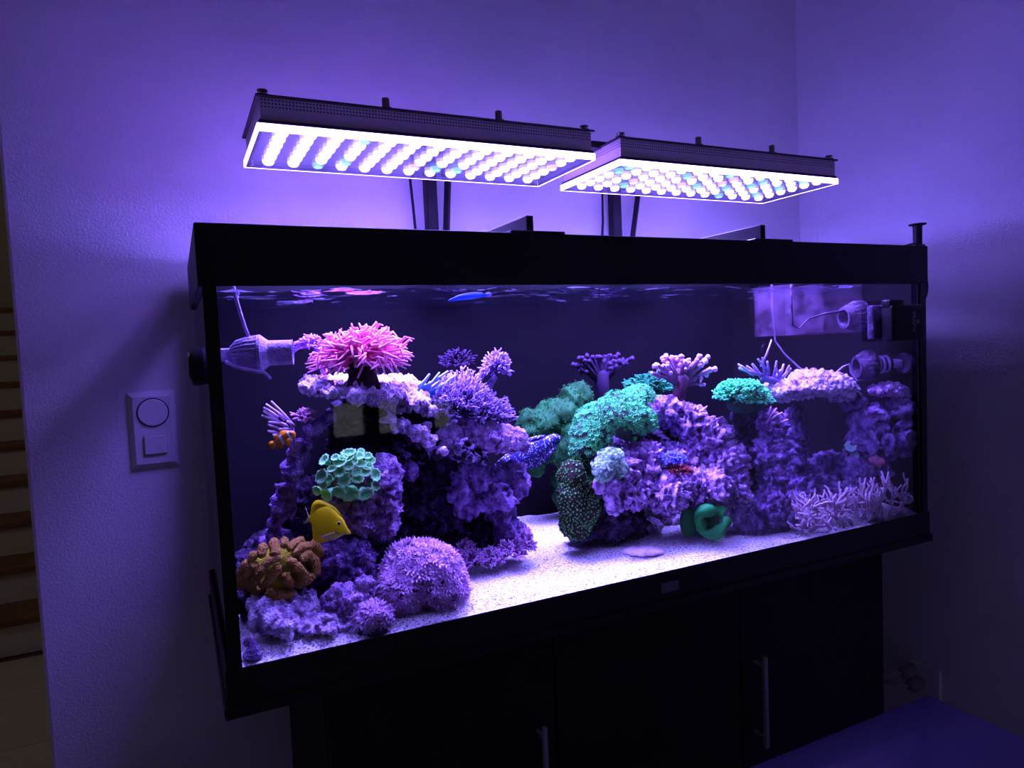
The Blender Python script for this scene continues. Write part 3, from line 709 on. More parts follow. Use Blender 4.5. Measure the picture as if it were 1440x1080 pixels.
for k, (zx, zy, zr) in enumerate(POLY):
    px, py = 430+zx/9, 620+zy/9; uu = (px-488)/52; vv = (py-668)/48
    depth = 0.125-0.055*math.sqrt(max(0, 1-min(1, uu*uu*0.9+vv*vv*0.9)))
    c = P(px, py, depth); s = SC(c); r = zr/9*s*1.28
    nn = VR @ np.array([uu*0.9, -0.9, -vv*1.1+0.35]); nn /= np.linalg.norm(nn); u, v, d = frame(nn)
    o = bpy.data.objects.new('polyp', cupv[k % 4]); COL.objects.link(o); o.parent = tc_
    rot = Matrix(((u[0], v[0], d[0]), (u[1], v[1], d[1]), (u[2], v[2], d[2]))).to_4x4()
    o.matrix_parent_inverse = inv_world(tc_)
    o.matrix_basis = Matrix.Translation(Vector(c)) @ rot @ Matrix.Diagonal((r, r*(0.8+0.2*((k*7) % 3)/2), r, 1))
V, N_, F = blob_geo([(486, 672, .145, 34, 32, 28)], 0.005, 0.4, 5)
MB().add(V, F).build('skeleton', mat('brown_green_skeleton', (0.09, 0.10, 0.05), 0.8, col2=(0.16, 0.14, 0.08), scale=60, bump=0.4, bscale=200), tc_)

# ------------------------------------------------------------------ brown lobed coral
bc = coral('brown_lobed_coral', 392, 840, .1, 'brown lobed brain coral with yellow green grooves on the dark rock', 'coral')
M_LOBE = mat('brown_lobe', (0.34, 0.20, 0.03), 0.8, col2=(0.52, 0.30, 0.06), scale=60, bump=0.8, bscale=420)
M_GROOVE = mat('yellow_green_groove', (0.45, 0.46, 0.012), 0.8, col2=(0.25, 0.22, 0.012), scale=60, bump=0.6, bscale=300)
V, N_, F = blob_geo([(396, 797, .125, 46, 32, 36), (385, 808, .125, 38, 24, 32)], 0.004, 0.3, 8)
MB().add(V, F).build('base', M_GROOVE, bc, label='yellow green tissue between the lobes')
LOBES = [[(210,520,50),(130,650,52),(120,830,48)], [(310,550,50),(220,690,52),(170,820,45)], [(430,600,52),(340,730,55),(260,850,48)], [(640,580,52),(560,700,52),(450,820,48)], [(640,440,50),(560,460,52),(490,520,42)], [(600,230,58),(610,370,62)], [(440,295,58),(420,390,45)], [(310,400,52),(285,450,42)], [(740,205,48),(740,250,48)], [(960,200,50),(850,260,52),(810,310,40)], [(1080,270,52),(950,300,50),(880,370,38)], [(1150,240,55),(1220,360,55)], [(990,440,48),(1060,400,55),(1150,480,60),(1170,620,58)], [(830,490,52),(920,570,58),(1010,680,58),(960,790,55)], [(760,690,50),(780,760,55),(840,810,45)], [(540,930,60),(680,960,72),(810,930,58)], [(250,800,50),(330,890,55)], [(1100,700,55),(1040,760,50)]]
for lb in LOBES:
    mb = MB(); pts = []; rads = []
    for (zx, zy, zr) in lb:
        px, py = 325+zx/9.82, 740+zy/9.82; uu = (px-394)/62; vv = (py-800)/48
        dep = 0.125-0.058*math.sqrt(max(0.04, 1-uu*uu-vv*vv)); p = P(px, py, dep); pts.append(p); rads.append(zr/9.82*SC(p)*1.3)
    pts = np.array(pts); q = []; rr_ = []
    n_ = (len(pts)-1)*4
    for i in range(n_+1):
        t = i/4; a = min(int(t), len(pts)-2); f_ = t-a; q.append(pts[a]*(1-f_)+pts[a+1]*f_); rr_.append(rads[a]*(1-f_)+rads[a+1]*f_)
    for p, r in zip(q, rr_): mb.ell(p, (r, r, r), 2)
    V, N_, F = remesh(mb, 0.0022); V = V+N_*(0.0013*fbm(V*260, 2, 3))[:, None]
    MB().add(clampV(V), F).build('lobe', M_LOBE, bc)

# ------------------------------------------------------------------ lilac pulsing domes
M_XEN = mat('lilac_flower_polyp', (0.36, 0.17, 0.34), 0.6, tip=(0.78, 0.52, 0.78))
M_XENB = mat('mauve_dome_base', (0.30, 0.12, 0.24), 0.8, col2=(0.20, 0.08, 0.18), scale=50)
def dome(name, blobs, n, size, seed, label, px, py, y):
    t = coral(name, px, py, y, label)
    V, N_, F = blob_geo(blobs, 0.005, 0.8, seed, 22)
    MB().add(V, F).build('base', M_XENB, t)
    mb = MB(); flowers(mb, V, N_, n, size, seed, lambda p, nn: nn[1] < 0.55 and nn[2] > -0.75)
    mb.build('polyps', M_XEN, t, kind='stuff', label='feathery lilac flower polyps')
dome('lilac_dome_coral', [(595, 806, .085, 52, 40, 44), (570, 825, .075, 36, 28), (620, 828, .07, 30, 24), (560, 838, .075, 26, 20)], 1700, 0.0085, 31, 'big lilac dome coral of feathery polyps on the sand', 592, 855, .06)
dome('lilac_tuft_coral', [(528, 868, .04, 21, 15, 17)], 330, 0.0085, 32, 'small pale lilac tuft coral on a little rock at the front glass', 528, 885, .03)
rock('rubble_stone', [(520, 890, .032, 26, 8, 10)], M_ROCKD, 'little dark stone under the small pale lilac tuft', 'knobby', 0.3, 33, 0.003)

# low plum bush corals
M_PLUM = mat('plum_branch', (0.16, 0.06, 0.18), 0.7, tip=(0.50, 0.28, 0.50))
mb = MB()
for k, (px, py, y, rx, ry) in enumerate(((665, 790, .16, 22, 18), (692, 790, .15, 22, 20), (718, 780, .15, 22, 22), (738, 768, .16, 16, 24), (655, 775, .2, 14, 16))):
    bush(mb, px, py, y, rx, ry, 60, 1.3, 40+k, zmin=-0.3, nb=3, blen=0.35)
mb.build('plum_bush_coral', M_PLUM, label='low plum bush coral spreading on the sand at the reef foot', cat='coral')

# violet branching corals on the reef end
M_ACRO = mat('violet_acropora', (0.07, 0.03, 0.13), 0.7, tip=(0.46, 0.32, 0.64))
mb = MB()
for k, (px, py, rx, ry) in enumerate(((650, 575, 42, 55), (680, 590, 45, 40), (630, 565, 26, 36))):
    bush(mb, px, py, .2, rx, ry, 210, 1.0, 50+k, zmin=-0.05, up=0.2, nb=4, blen=0.2, core=0.25, fat=0.9)
mb.build('violet_bush_coral', M_ACRO, label='large violet bush coral of fine branches beside the rock ledge', cat='coral')
mb = MB(); bush(mb, 698, 520, .2, 23, 28, 80, 1.3, 53, zmin=-0.3, up=0.15, nb=4, blen=0.3)
mb.tube(inside(np.array([P(697, 530, .2), P(682, 550, .2), P(668, 575, .2)])), [0.006, 0.008, 0.010], 7)
mb.build('violet_bush_coral', M_ACRO, label='small violet bush coral standing above the larger violet bush', cat='coral')
mb = MB(); bush(mb, 645, 512, .36, 26, 20, 60, 1.0, 54, zmin=-0.1, nb=4)
mb.tube(inside(np.array([P(648, 515, .36), P(655, 560, .36), P(660, 600, .36)])), [0.008, 0.010, 0.012], 7)
mb.build('violet_bush_coral', MATS['haze_dimmed_violet'] if 'haze_dimmed_violet' in MATS else mat('haze_dimmed_violet', (0.014, 0.006, 0.022), 0.8, tip=(0.055, 0.026, 0.075)), label='faint violet fan coral far behind the violet bushes', cat='coral')  # fading through the water put into a darker violet
mb = MB()
for (a, b) in (((592, 548), (630, 522)), ((596, 552), (618, 524)), ((606, 554), (640, 528)), ((610, 556), (640, 538)), ((590, 545), (604, 526)), ((604, 556), (632, 548)), ((598, 554), (622, 534))):
    mb.tube(inside(np.array([P(*a, .19), P((a[0]+b[0])/2, (a[1]+b[1])/2+1, .185), P(*b, .18)])), [0.0045, 0.0035, 0.002], 6, tips=[0, .4, 1])
mb.build('blue_finger_coral', mat('sky_blue_finger', (0.04, 0.20, 0.45), 0.6, tip=(0.45, 0.62, 0.85)), label='sky blue fingered coral at the end of the pale shelf', cat='coral')

# fingers and small branch coral by the clownfish
mb = MB()
for (a, b) in (((670,510),(350,160)),((560,440),(270,205)),((440,410),(235,260)),((430,450),(230,310)),((520,500),(205,380)),((540,520),(310,480)),((490,600),(300,520)),((450,660),(300,620)),((480,700),(380,680)),((600,560),(520,500)),((640,600),(480,590)),((700,540),(600,470))):
    A = P(350+a[0]/11.08, 550+a[1]/11.08, .175); B = P(350+b[0]/11.08, 550+b[1]/11.08, .15); s = SC(A)
    mb.tube(np.array([A, (A*0.6+B*0.4)+(0, 0, 0.001), B]), [2.6*s, 2.2*s, 1.4*s], 7, tips=[0, .5, 1])
for a in ((670, 520), (560, 540), (500, 640)):
    A = P(350+a[0]/11.08, 550+a[1]/11.08, .175); mb.tube(np.array([A, P(416, 639, .197)]), [2.6*SC(A), 3.5*SC(A)], 6, tips=[0, 0])
mb.build('staghorn_coral', mat('pale_staghorn', (0.36, 0.20, 0.42), 0.7, tip=(0.80, 0.66, 0.85)), label='fan of pale lilac staghorn fingers above the clownfish', cat='coral')
mb = MB(); bush(mb, 428, 588, .2, 17, 13, 28, 1.9, 61, zmin=-0.3, nb=3, blen=0.4)
mb.tube(np.array([P(428, 590, .2), P(434, 598, .197), P(438, 607, .192)]), [0.004, 0.004, 0.005], 7, tips=[0, 0, 0])
mb.build('pink_branch_coral', mat('dusky_pink_branch', (0.32, 0.10, 0.22), 0.7, tip=(0.66, 0.38, 0.58)), label='small dusky pink branch coral between clownfish and rock arm', cat='coral')

# ------------------------------------------------------------------ middle corals
gl = coral('green_leather_coral', 800, 690, .4, 'dim green leather coral mound at the back of the tank')
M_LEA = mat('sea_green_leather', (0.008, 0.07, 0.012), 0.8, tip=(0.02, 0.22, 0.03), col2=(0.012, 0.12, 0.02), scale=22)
V, N_, F = blob_geo([(812, 562, .38, 24, 22), (785, 580, .38, 26, 22), (758, 600, .38, 30, 26), (818, 590, .36, 20, 18), (848, 580, .38, 26, 18), (800, 625, .38, 40, 40), (750, 640, .4, 22, 30), (820, 680, .4, 36, 60)], 0.005, 1.3, 71)
MB().add(V, F).build('body', M_LEA, gl)
mb = MB(); spikes(mb, V, N_, 3200, 0.006, 0.0008, 72, test=lambda p, nn: nn[1] < 0.5 and nn[2] > -0.6)
mb.build('fuzz', M_LEA, gl, kind='stuff', label='short green polyp fuzz')

gs = coral('green_star_polyps', 860, 640, .2, 'bright turquoise star polyp mat draped over the middle rocks')
M_GSPB = mat('purple_polyp_mat', (0.03, 0.05, 0.035), 0.8, col2=(0.06, 0.08, 0.05), scale=40)
M_GSP = mat('turquoise_polyp', (0.03, 0.22, 0.09), 0.6, tip=(0.13, 0.88, 0.22))
V, N_, F = blob_geo([(895, 565, .23, 26, 20), (850, 590, .19, 38, 24), (885, 595, .18, 32, 26), (832, 612, .18, 24, 22), (822, 632, .18, 16, 18), (925, 572, .24, 22, 12), (870, 575, .21, 30, 20)], 0.0045, 0.6, 73)
MB().add(V, F).build('mat', M_GSPB, gs)
mb = MB(); flowers(mb, V, N_, 3600, 0.0052, 74, lambda p, nn: nn[1] < 0.5 and nn[2] > -0.45, petals=6, stalk=0.9)
mb.build('polyps', M_GSP, gs, kind='stuff', label='short turquoise star polyps')

mb = MB(); bush(mb, 912, 548, .33, 36, 24, 170, 1.5, 75, zmin=-0.1, nb=3, blen=0.25)
mb.ell(P(912, 552, .35), (0.03, 0.02, 0.016), 3)
mb.build('teal_bush_coral', mat('teal_branch', (0.006, 0.08, 0.03), 0.7, tip=(0.015, 0.24, 0.08)), label='dim teal bush coral behind the purple finger coral', cat='coral')

def fingers(mb, root_px, top_px, tips_z, scale, off, y, r0, seed, sp=0.02):
    rg = np.random.default_rng(seed); A = P(*root_px, y); B = P(*top_px, y); s = SC(A)
    mb.tube(np.array([A, (A+B)/2, B]), [r0*1.1*s, r0*s, r0*1.25*s], 12, tips=[0, 0, 0.1])
    for (zx, zy, r) in tips_z:
        px, py = off[0]+zx/scale, off[1]+zy/scale; e = P(px, py, y+rg.uniform(-sp, sp)); m_ = B*0.45+e*0.55+np.array([0, 0, -0.006])
        mb.tube(np.array([B+(A-B)*0.3, m_, e*0.85+m_*0.15+np.array([0, 0, 0.001]), e]), [r0*0.55*s, r*0.85*s, r*0.9*s, r*1.25*s], 8, tips=[0.0, 0.25, 0.6, 1])
        for _k in range(2):
            q = m_+(e-m_)*rg.uniform(0.2, 0.7); dd = (e-m_)/np.linalg.norm(e-m_)+rg.normal(size=3)*0.8; q2 = q+dd/np.linalg.norm(dd)*rg.uniform(6, 10)*s
            mb.tube(np.array([q, (q+q2)/2, q2]), [r*0.7*s, r*0.75*s, r*1.0*s], 7, tips=[0.35, 0.6, 1])
TIPS = [(65,250,3.2),(100,245,3.4),(150,165,3.0),(185,140,3.2),(245,155,3.0),(290,160,3.0),(345,150,4.2),(360,190,3.6),(425,185,3.2),(540,150,4.2),(510,190,3.4),(620,155,3.2),(690,280,3.6),(640,285,3.4),(200,225,3.2),(280,250,3.4),(375,295,3.2),(470,330,3.0),(355,385,2.8),(300,360,3.2),(45,325,2.8),(550,240,3.6),(600,200,3.2),(450,240,3.0),(330,320,3.2),(580,440,2.2),(160,250,3.0)]
mb = MB(); fingers(mb, (953, 572), (958, 530), TIPS, 7.2, (910, 480), .19, 9, 76)
mb.build('purple_finger_coral', mat('purple_finger_leather', (0.10, 0.03, 0.06), 0.7, tip=(0.66, 0.36, 0.68), bump=0.3, bscale=300), label='purple tree-like finger coral with pale tips on the pitted rock', cat='coral')
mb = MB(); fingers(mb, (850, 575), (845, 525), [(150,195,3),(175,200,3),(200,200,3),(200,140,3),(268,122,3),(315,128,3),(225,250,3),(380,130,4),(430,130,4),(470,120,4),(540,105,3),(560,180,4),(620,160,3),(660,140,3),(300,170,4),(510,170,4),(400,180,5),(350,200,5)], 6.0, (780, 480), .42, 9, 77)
mb.build('purple_finger_coral', mat('haze_dimmed_violet', (0.014, 0.006, 0.022), 0.8, tip=(0.055, 0.026, 0.075)), label='dim violet finger coral far back above the green leather mound', cat='coral')  # same darkened violet, water haze put into the colour

# green branching coral on its rock
M_GACR = mat('sea_green_acropora', (0.004, 0.10, 0.03), 0.6, tip=(0.10, 0.96, 0.30))
mb = MB()
for k, (px, py, rx, ry, n) in enumerate(((1030, 556, 26, 20, 120), (1058, 562, 28, 20, 120), (1044, 552, 34, 18, 120))):
    bush(mb, px, py, .12, rx, ry, n*2, 1.5, 80+k, zmin=-0.25, up=0.15, nb=1, blen=0.25, core=0.6, fat=0.9)
mb.ell(P(1048, 568, .13), np.array([26, 18, 14])*SC(P(1048, 568, .13)), 3, VR)
mb.build('green_acropora', M_GACR, label='vivid sea green branching coral between pitted rock and pillar', cat='coral')
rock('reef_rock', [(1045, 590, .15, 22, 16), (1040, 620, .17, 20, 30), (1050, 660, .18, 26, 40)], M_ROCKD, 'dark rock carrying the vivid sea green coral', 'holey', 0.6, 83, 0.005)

# purple staghorns on the ledge
mb = MB()
for (a, b, r) in (((1075,528),(1040,518),3), ((1055,525),(1043,515),2.6), ((1065,525),(1050,515),2.4), ((1075,530),(1072,503),2.2), ((1070,515),(1085,478),1.8), ((1080,528),(1079,508),2.4), ((1088,530),(1092,508),2.4), ((1095,530),(1102,512),2.2), ((1100,532),(1110,514),2.4), ((1085,535),(1098,520),2.4), ((1092,536),(1112,518),2.6), ((1078,520),(1066,505),2.0), ((1070,530),(1058,512),2.6), ((1060,528),(1038,512),2.4), ((1098,530),(1090,516),2.2)):
    A = P(*a, .14); B = P(*b, .12+0.04*random.random()); s = SC(A); mb.tube(np.array([A, (A+B)/2+np.array([0.002, 0, -0.002]), B]), [r*s, r*0.9*s, r*0.6*s], 7, tips=[0, .4, 1])
mb.tube(np.array([P(1072, 532, .14), P(1100, 538, .14)]), [0.008, 0.008], 7, tips=[0, 0])
mb.build('staghorn_coral', mat('indigo_staghorn', (0.20, 0.12, 0.38), 0.7, tip=(0.50, 0.38, 0.75)), label='indigo staghorn branches behind the vivid green coral', cat='coral')

# pale blue polyp clump, blue patch, red algae
pb = coral('pale_blue_polyp_clump', 858, 670, .13, 'pale blue polyp clump on the side of the pitted rock')
V, N_, F = blob_geo([(858, 645, .125, 17, 15), (848, 662, .125, 14, 16), (872, 660, .12, 10, 12), (870, 636, .125, 6, 6), (854, 680, .13, 9, 10), (862, 690, .125, 7, 7), (838, 656, .13, 6, 6)], 0.0032, 0.3, 84)
MB().add(V, F).build('body', mat('pale_blue_flesh', (0.16, 0.28, 0.22), 0.7), pb)
mb = MB(); flowers(mb, V, N_, 900, 0.0036, 85, lambda p, nn: nn[1] < 0.4, petals=6, stalk=0.4); mb.build('polyps', mat('pale_blue_polyp', (0.22, 0.50, 0.32), 0.6, tip=(0.62, 0.97, 0.60)), pb, kind='stuff')
mb = MB(); bush(mb, 946, 646, .112, 19, 12, 260, 0.9, 86, zmin=-0.5, nb=2, blen=0.2)
mb.build('blue_coral_patch', mat('royal_blue_coral', (0.06, 0.07, 0.42), 0.6, tip=(0.22, 0.24, 0.85)), label='royal blue coral patch on the pitted rock', cat='coral')
mb = MB(); bush(mb, 955, 662, .10, 18, 8, 90, 0.8, 87, zmin=-0.5, nb=2, blen=0.4)
mb.build('red_algae', mat('red_algae_frond', (0.12, 0.01, 0.02), 0.7, tip=(0.34, 0.06, 0.06)), label='dark red algae tuft below the royal blue patch', cat='algae')

# zoanthid column
zc = coral('zoanthid_colony', 808, 745, .18, 'dark brown zoanthid colony dotted green on the side of the middle rocks')
V, N_, F = blob_geo([(818, 650, .18, 16, 16), (808, 670, .17, 20, 20), (804, 700, .16, 20, 20), (815, 715, .16, 24, 22), (806, 735, .17, 20, 20), (812, 685, .17, 20, 22)], 0.004, 1.0, 88)
MB().add(V, F).build('body', mat('dark_brown_mat', (0.016, 0.012, 0.008), 0.9, col2=(0.03, 0.022, 0.014), scale=60, spec=0.1), zc)
mb = MB(); rg = np.random.default_rng(89)
zk = []
for i in rg.integers(0, len(V), 3000):
    if N_[i][1] > 0.3 or any(abs(V[i][0]-q[0])+abs(V[i][1]-q[1])+abs(V[i][2]-q[2]) < 0.0062 for q in zk): continue
    zk.append(V[i])
    r = 0.0021*(0.7+0.5*rg.random()); mb.lathe([(r*0.5, -0.002), (r, 0.0014), (r*0.75, 0.0019), (r*0.3, 0.0012), (0, 0.0012)], V[i], N_[i], 8, [0, 0.3, 0.4, 1, 1])
mb.build('polyps', mat('zoanthid_polyp', (0.03, 0.04, 0.02), 0.6, tip=(0.10, 0.55, 0.08)), zc, kind='stuff', label='tiny green centred polyps')

# curled green leather at the foot of the pitted rock
cg = coral('curled_green_coral', 995, 752, .09, 'curled dark green leather coral at the foot of the pitted rock')
c, s = local(999, 731, .076); pts = []; rad = []
for k in range(25):
    a = 2*math.pi*k/24*0.93+0.5
    rr_ = 1+0.16*math.sin(3*a+0.6)
    q = np.array([math.cos(a)*19*rr_, 6*math.sin(2*a)-6, math.sin(a)*17*rr_])*s; pts.append(c+VR @ q); rad.append((8.2+1.8*math.sin(4*a))*s)
M_GRN = mat('dark_green_leather', (0.006, 0.20, 0.03), 0.7, col2=(0.012, 0.30, 0.05), scale=30)
MB().tube(np.array(pts), rad, 12).build('curled_rim', M_GRN, cg)
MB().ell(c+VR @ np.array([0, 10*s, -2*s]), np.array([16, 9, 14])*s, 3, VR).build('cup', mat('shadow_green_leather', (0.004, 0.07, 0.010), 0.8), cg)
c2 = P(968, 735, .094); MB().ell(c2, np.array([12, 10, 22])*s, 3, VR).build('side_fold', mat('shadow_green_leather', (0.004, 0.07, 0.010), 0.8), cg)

# branching gorgonian, front corner
M_GOR = mat('mauve_gorgonian', (0.38, 0.22, 0.34), 0.65, tip=(0.85, 0.66, 0.76))
rg = np.random.default_rng(91); mb = MB()
def gbranch(p, d, ln, r, depth):
    pts = [p]
    for k in range(4):
        d = d+rg.normal(size=3)*0.20+np.array([0, 0, 0.05]); d /= np.linalg.norm(d); pts.append(pts[-1]+d*ln/4)
    pts = inside(np.array(pts), 0.018)
    t0 = 0.15 if depth else 0.5
    mb.tube(pts, np.linspace(r, r*0.8, 5), 6, tips=np.linspace(t0, 1 if depth == 0 else 0.5, 5))
    if depth > 0:
        for k in range(rg.integers(2, 4)):
            dd = d+rg.normal(size=3)*0.55; gbranch(pts[rg.integers(2, 5)], dd/np.linalg.norm(dd), ln*0.8, r*0.88, depth-1)
for k in range(40):
    px = 1118+150*rg.random(); yy = 0.03+0.05*rg.random(); yy *= max(0.35, 1-(px-1118)/190)
    xg = P(px, 735, yy)[0]; xg = min(xg, 1.46)
    p = np.array([xg, max(yy, 0.024), ZT+0.066]); d = VR @ np.array([rg.normal()*0.7-0.1, rg.normal()*0.25, 0.75]); d /= np.linalg.norm(d)
    gbranch(p, d, 0.034+0.016*rg.random(), 0.0030, 2)
mb.build('branching_gorgonian', M_GOR, label='mauve branching gorgonian thicket on the sand at the front corner', cat='coral')
# stray branch ending in a pale blue tuft
mb = MB(); mb.tube(np.array([P(1258, 705, .03), P(1268, 708, .028), P(1280, 707, .022)]), 0.0022, 6, tips=[0.6, 0.7, 0.8]); mb.build('gorgonian_twig', M_GOR, label='single gorgonian twig reaching to the pale blue tuft', cat='coral')
mb = MB(); bush(mb, 1283, 700, .032, 8, 7, 60, 1.2, 92, zmin=-0.8, nb=1); mb.build('pale_blue_tuft', mat('pale_blue_tuft', (0.25, 0.35, 0.60), 0.7, tip=(0.62, 0.72, 0.90)), label='pale blue tuft against the side pane in the front corner', cat='coral')

# small growths on the right rocks
for (px, py, y, rx, ry, col, tp, nm, lab, ct) in ((1196, 628, .058, 8, 7, (0.22, 0.42, 0.36), (0.40, 0.70, 0.60), 'green_mushroom_coral', 'round pale green mushroom coral on the crumbly rock stack', 'coral'), (1202, 641, .058, 6, 5, (0.20, 0.36, 0.34), (0.34, 0.60, 0.55), 'green_mushroom_coral', 'smaller pale green mushroom coral just under the round one', 'coral')):
    d_ = Vector(_F + _R*(px-720)/FPX - _U*(py-540)/FPX).normalized(); hit, loc_, n_, _i = STACK.ray_cast(Vector(CAM), d_)
    c = np.array(loc_)-np.array(d_)*0.003 if hit else P(px, py, y)
    s = SC(c); nn = VR @ np.array([-0.2, -0.9, 0.45])
    o = MB().lathe([(0.25, -0.8), (0.45, -0.3), (1.0, 0.05), (1.05, 0.16), (0.8, 0.22), (0.3, 0.12), (0, 0.10)], (0, 0, 0), nn, 28, [0, 0, 0.4, 1, 0.6, 0.3, 0.3], lambda i, j: 1+(0.06*math.sin(j*2*math.pi/28*7) if i in (2, 3, 4) else 0)).build(nm, mat('pale_green_mushroom', col, 0.6, tip=tp), label=lab, cat=ct)
    o.location = Vector(c); o.scale = (rx*s, rx*s, rx*s)
rock('red_sponge', [(1229, 645, .055, 6, 8), (1235, 650, .052, 8, 7)], mat('salmon_sponge', (0.45, 0.10, 0.12), 0.8, col2=(0.60, 0.28, 0.40), scale=80), 'salmon red sponge on the crumbly rock stack', 'smooth', 0.4, 95, 0.003, cat='sponge')
mb = MB(); bush(mb, 1163, 540, .10, 9, 13, 14, 1.3, 96, zmin=0.1, nb=1); mb.build('dark_spiky_coral', mat('dark_plum_spike', (0.10, 0.04, 0.12), 0.7, tip=(0.30, 0.14, 0.34)), label='small dark spiky coral on the pale flat ledge', cat='coral')
mb = MB()
for (a, b) in (((1082, 592), (1100, 580)), ((1085, 600), (1108, 590)), ((1082, 606), (1104, 604)), ((1078, 595), (1092, 574)), ((1088, 604), (1102, 612)), ((1080, 590), (1084, 572))):
    mb.tube(np.array([P(*a, .075), P((a[0]+b[0])/2, (a[1]+b[1])/2-1, .07), P(*b, .068)]), [0.0028, 0.0024, 0.0016], 6, tips=[0, .5, 1])
mb.build('mauve_twig_coral', mat('mauve_twig', (0.30, 0.12, 0.28), 0.7, tip=(0.58, 0.32, 0.52)), label='mauve twig coral on top of the rock pillar', cat='coral')

# shells and a clam on the sand
p = S(356, 930); p[1] = max(p[1], 0.034); p[2] = ZT+0.066; s = SC(p)
MB().lathe([(13*s, 0), (13.2*s, 2*s), (10.4*s, 7*s), (10.2*s, 8*s), (7.6*s, 13*s), (7.4*s, 14*s), (4.6*s, 19*s), (4.4*s, 20*s), (0.3*s, 27*s)], p, (0.16, -0.05, 1), 24).build('cone_snail_shell', M_ROCKV, label='pointed violet cone snail shell on the sand at the corner', cat='shell')
p = S(349, 907); s = SC(p); p = p+np.array([0, 0, 5*s])
mb = MB(); mb.ell(p, np.array([6.5, 6.5, 6])*s, 3, VR); mb.tube(np.array([p+VR @ (np.array([math.cos(a)*(5-a*0.5), -6, math.sin(a)*(5-a*0.5)])*s) for a in np.linspace(0, 8, 18)]), np.linspace(2.0, 0.6, 18)*s, 6)
mb.build('round_snail_shell', M_ROCK, label='small round violet snail shell behind the pointed shell', cat='shell')
c = S(905, 778); c[2] += 0.004; s = SC(c); mb = MB()
Vv, Ff = ico(4); q = Vv.copy(); a = np.arctan2(q[:, 2], q[:, 0]); q = q*np.array([28, 16, 5]); q[:, 2] += 1.0*np.sin(q[:, 1]*1.3+q[:, 0]*0.15)*(q[:, 2] > 0); q[:, 1] += 3.0*np.sin(q[:, 0]*0.42)*np.abs(q[:, 1])/16; q[:, 0] += 2.0*np.sin(q[:, 1]*0.6)
mb.add(c+(q*s) @ VR.T, Ff); mb.build('flat_clam', mat('pale_pink_shell', (0.72, 0.52, 0.62), 0.6, col2=(0.90, 0.76, 0.82), scale=60, bump=0.3), label='flat pale pink clam lying on the sand below the pitted rock', cat='clam')

# ------------------------------------------------------------------ fish
EX, EY, EZ = VR[:, 0], VR[:, 1], VR[:, 2]
def fish_body(st, c, s, n=22, tips=None, yaw=0.0):
    """st: (u, top, bottom, halfwidth) in pixels, u to the image right, v up"""
    V = []; F = []; T = []
    ex = math.cos(yaw)*EX+math.sin(yaw)*EY; ey = -math.sin(yaw)*EX+math.cos(yaw)*EY
    for i, (u, t, b, w_) in enumerate(st):
        for j in range(n):
            a = 2*math.pi*j/n; v = (t+b)/2+(t-b)/2*math.sin(a); q = w_*math.cos(a)
            V.append(c+s*(u*ex+v*EZ+q*ey)); T.append((tips[i] if tips else 0))
    for i in range(len(st)-1):
        for j in range(n):
            a = i*n+j; b = i*n+(j+1) % n; F.append((a, b, b+n, a+n))
    k = len(V)
    for i, off in ((0, 0), (len(st)-1, (len(st)-1)*n)):
        u, t, b, w_ = st[i]; V.append(c+s*(u*ex+(t+b)/2*EZ)); T.append(tips[i] if tips else 0)
        for j in range(n): F.append((off+j, off+(j+1) % n, k) if i else (off+(j+1) % n, off+j, k))
        k += 1
    return MB().add(V, F, T)
def fin(loop, c, s, th=0.5, off=0.0, tip=None):
    """closed outline in pixels -> thin solid fin"""
    pts = np.array([c+s*(u*EX+v*EZ+off*EY) for u, v in loop]); m_ = MB(); m_.sheet(pts, th*s, EY)
    if tip is not None: m_.T = [np.full(len(m_.V[0]), tip)]
    return m_
def smooth_loop(L, k=3):
    L = np.array(L, float); n = len(L); out = []
    for i in range(n):
        p0, p1, p2, p3 = L[i-1], L[i], L[(i+1) % n], L[(i+2) % n]
        for t in np.arange(k)/k:
            out.append(0.5*((2*p1)+(-p0+p2)*t+(2*p0-5*p1+4*p2-p3)*t*t+(-p0+3*p1-3*p2+p3)*t**3))
    return out
M_EYE = mat('fish_eye_black', (0.01, 0.01, 0.01), 0.15, spec=0.5)
M_EYEW = mat('fish_eye_ring', (0.55, 0.50, 0.25), 0.4)

# yellow tang
yt = thing('yellow_tang', P(460, 735, .07), 'bright yellow disc-shaped fish swimming below the mint green coral', 'fish')
c, s = local(410+700/13.5, 690+620/13.5, .07); z = lambda x, y: ((x-700)/13.5, -(y-620)/13.5)
stz = [(338, 495, 560, 10), (370, 460, 600, 24), (410, 420, 700, 40), (470, 365, 820, 58), (550, 315, 905, 74), (640, 290, 945, 84), (720, 295, 955, 88), (800, 345, 945, 88), (880, 425, 905, 80), (940, 495, 870, 68), (1000, 570, 850, 50), (1030, 660, 848, 38), (1060, 735, 850, 28), (1095, 780, 852, 18), (1115, 800, 840, 8)]
M_YEL = mat('lemon_yellow_skin', (0.86, 0.80, 0.003), 0.45, col2=(0.95, 0.88, 0.004), scale=45)
sT = [(z(x, 0)[0], z(0, t)[1], z(0, b)[1], w_/13.5) for (x, t, b, w_) in stz]
body = fish_body(sT, c, s)
Vb = body.V[0]; hh = (Vb-c)@EZ/s; body.T = [np.clip((-hh-13)/13, 0, 0.9)]
body.build('body', mat('lemon_yellow_body', (0.86, 0.80, 0.003), 0.45, col2=(0.95, 0.88, 0.004), scale=45, tip=(0.70, 0.62, 0.45)), yt)
fin(smooth_loop([z(*q) for q in [(350, 480), (375, 400), (400, 275), (450, 195), (530, 160), (640, 190), (800, 285), (900, 385), (955, 480), (880, 470), (700, 340), (500, 400)]]), c, s, 0.9).build('dorsal_fin', M_YEL, yt)
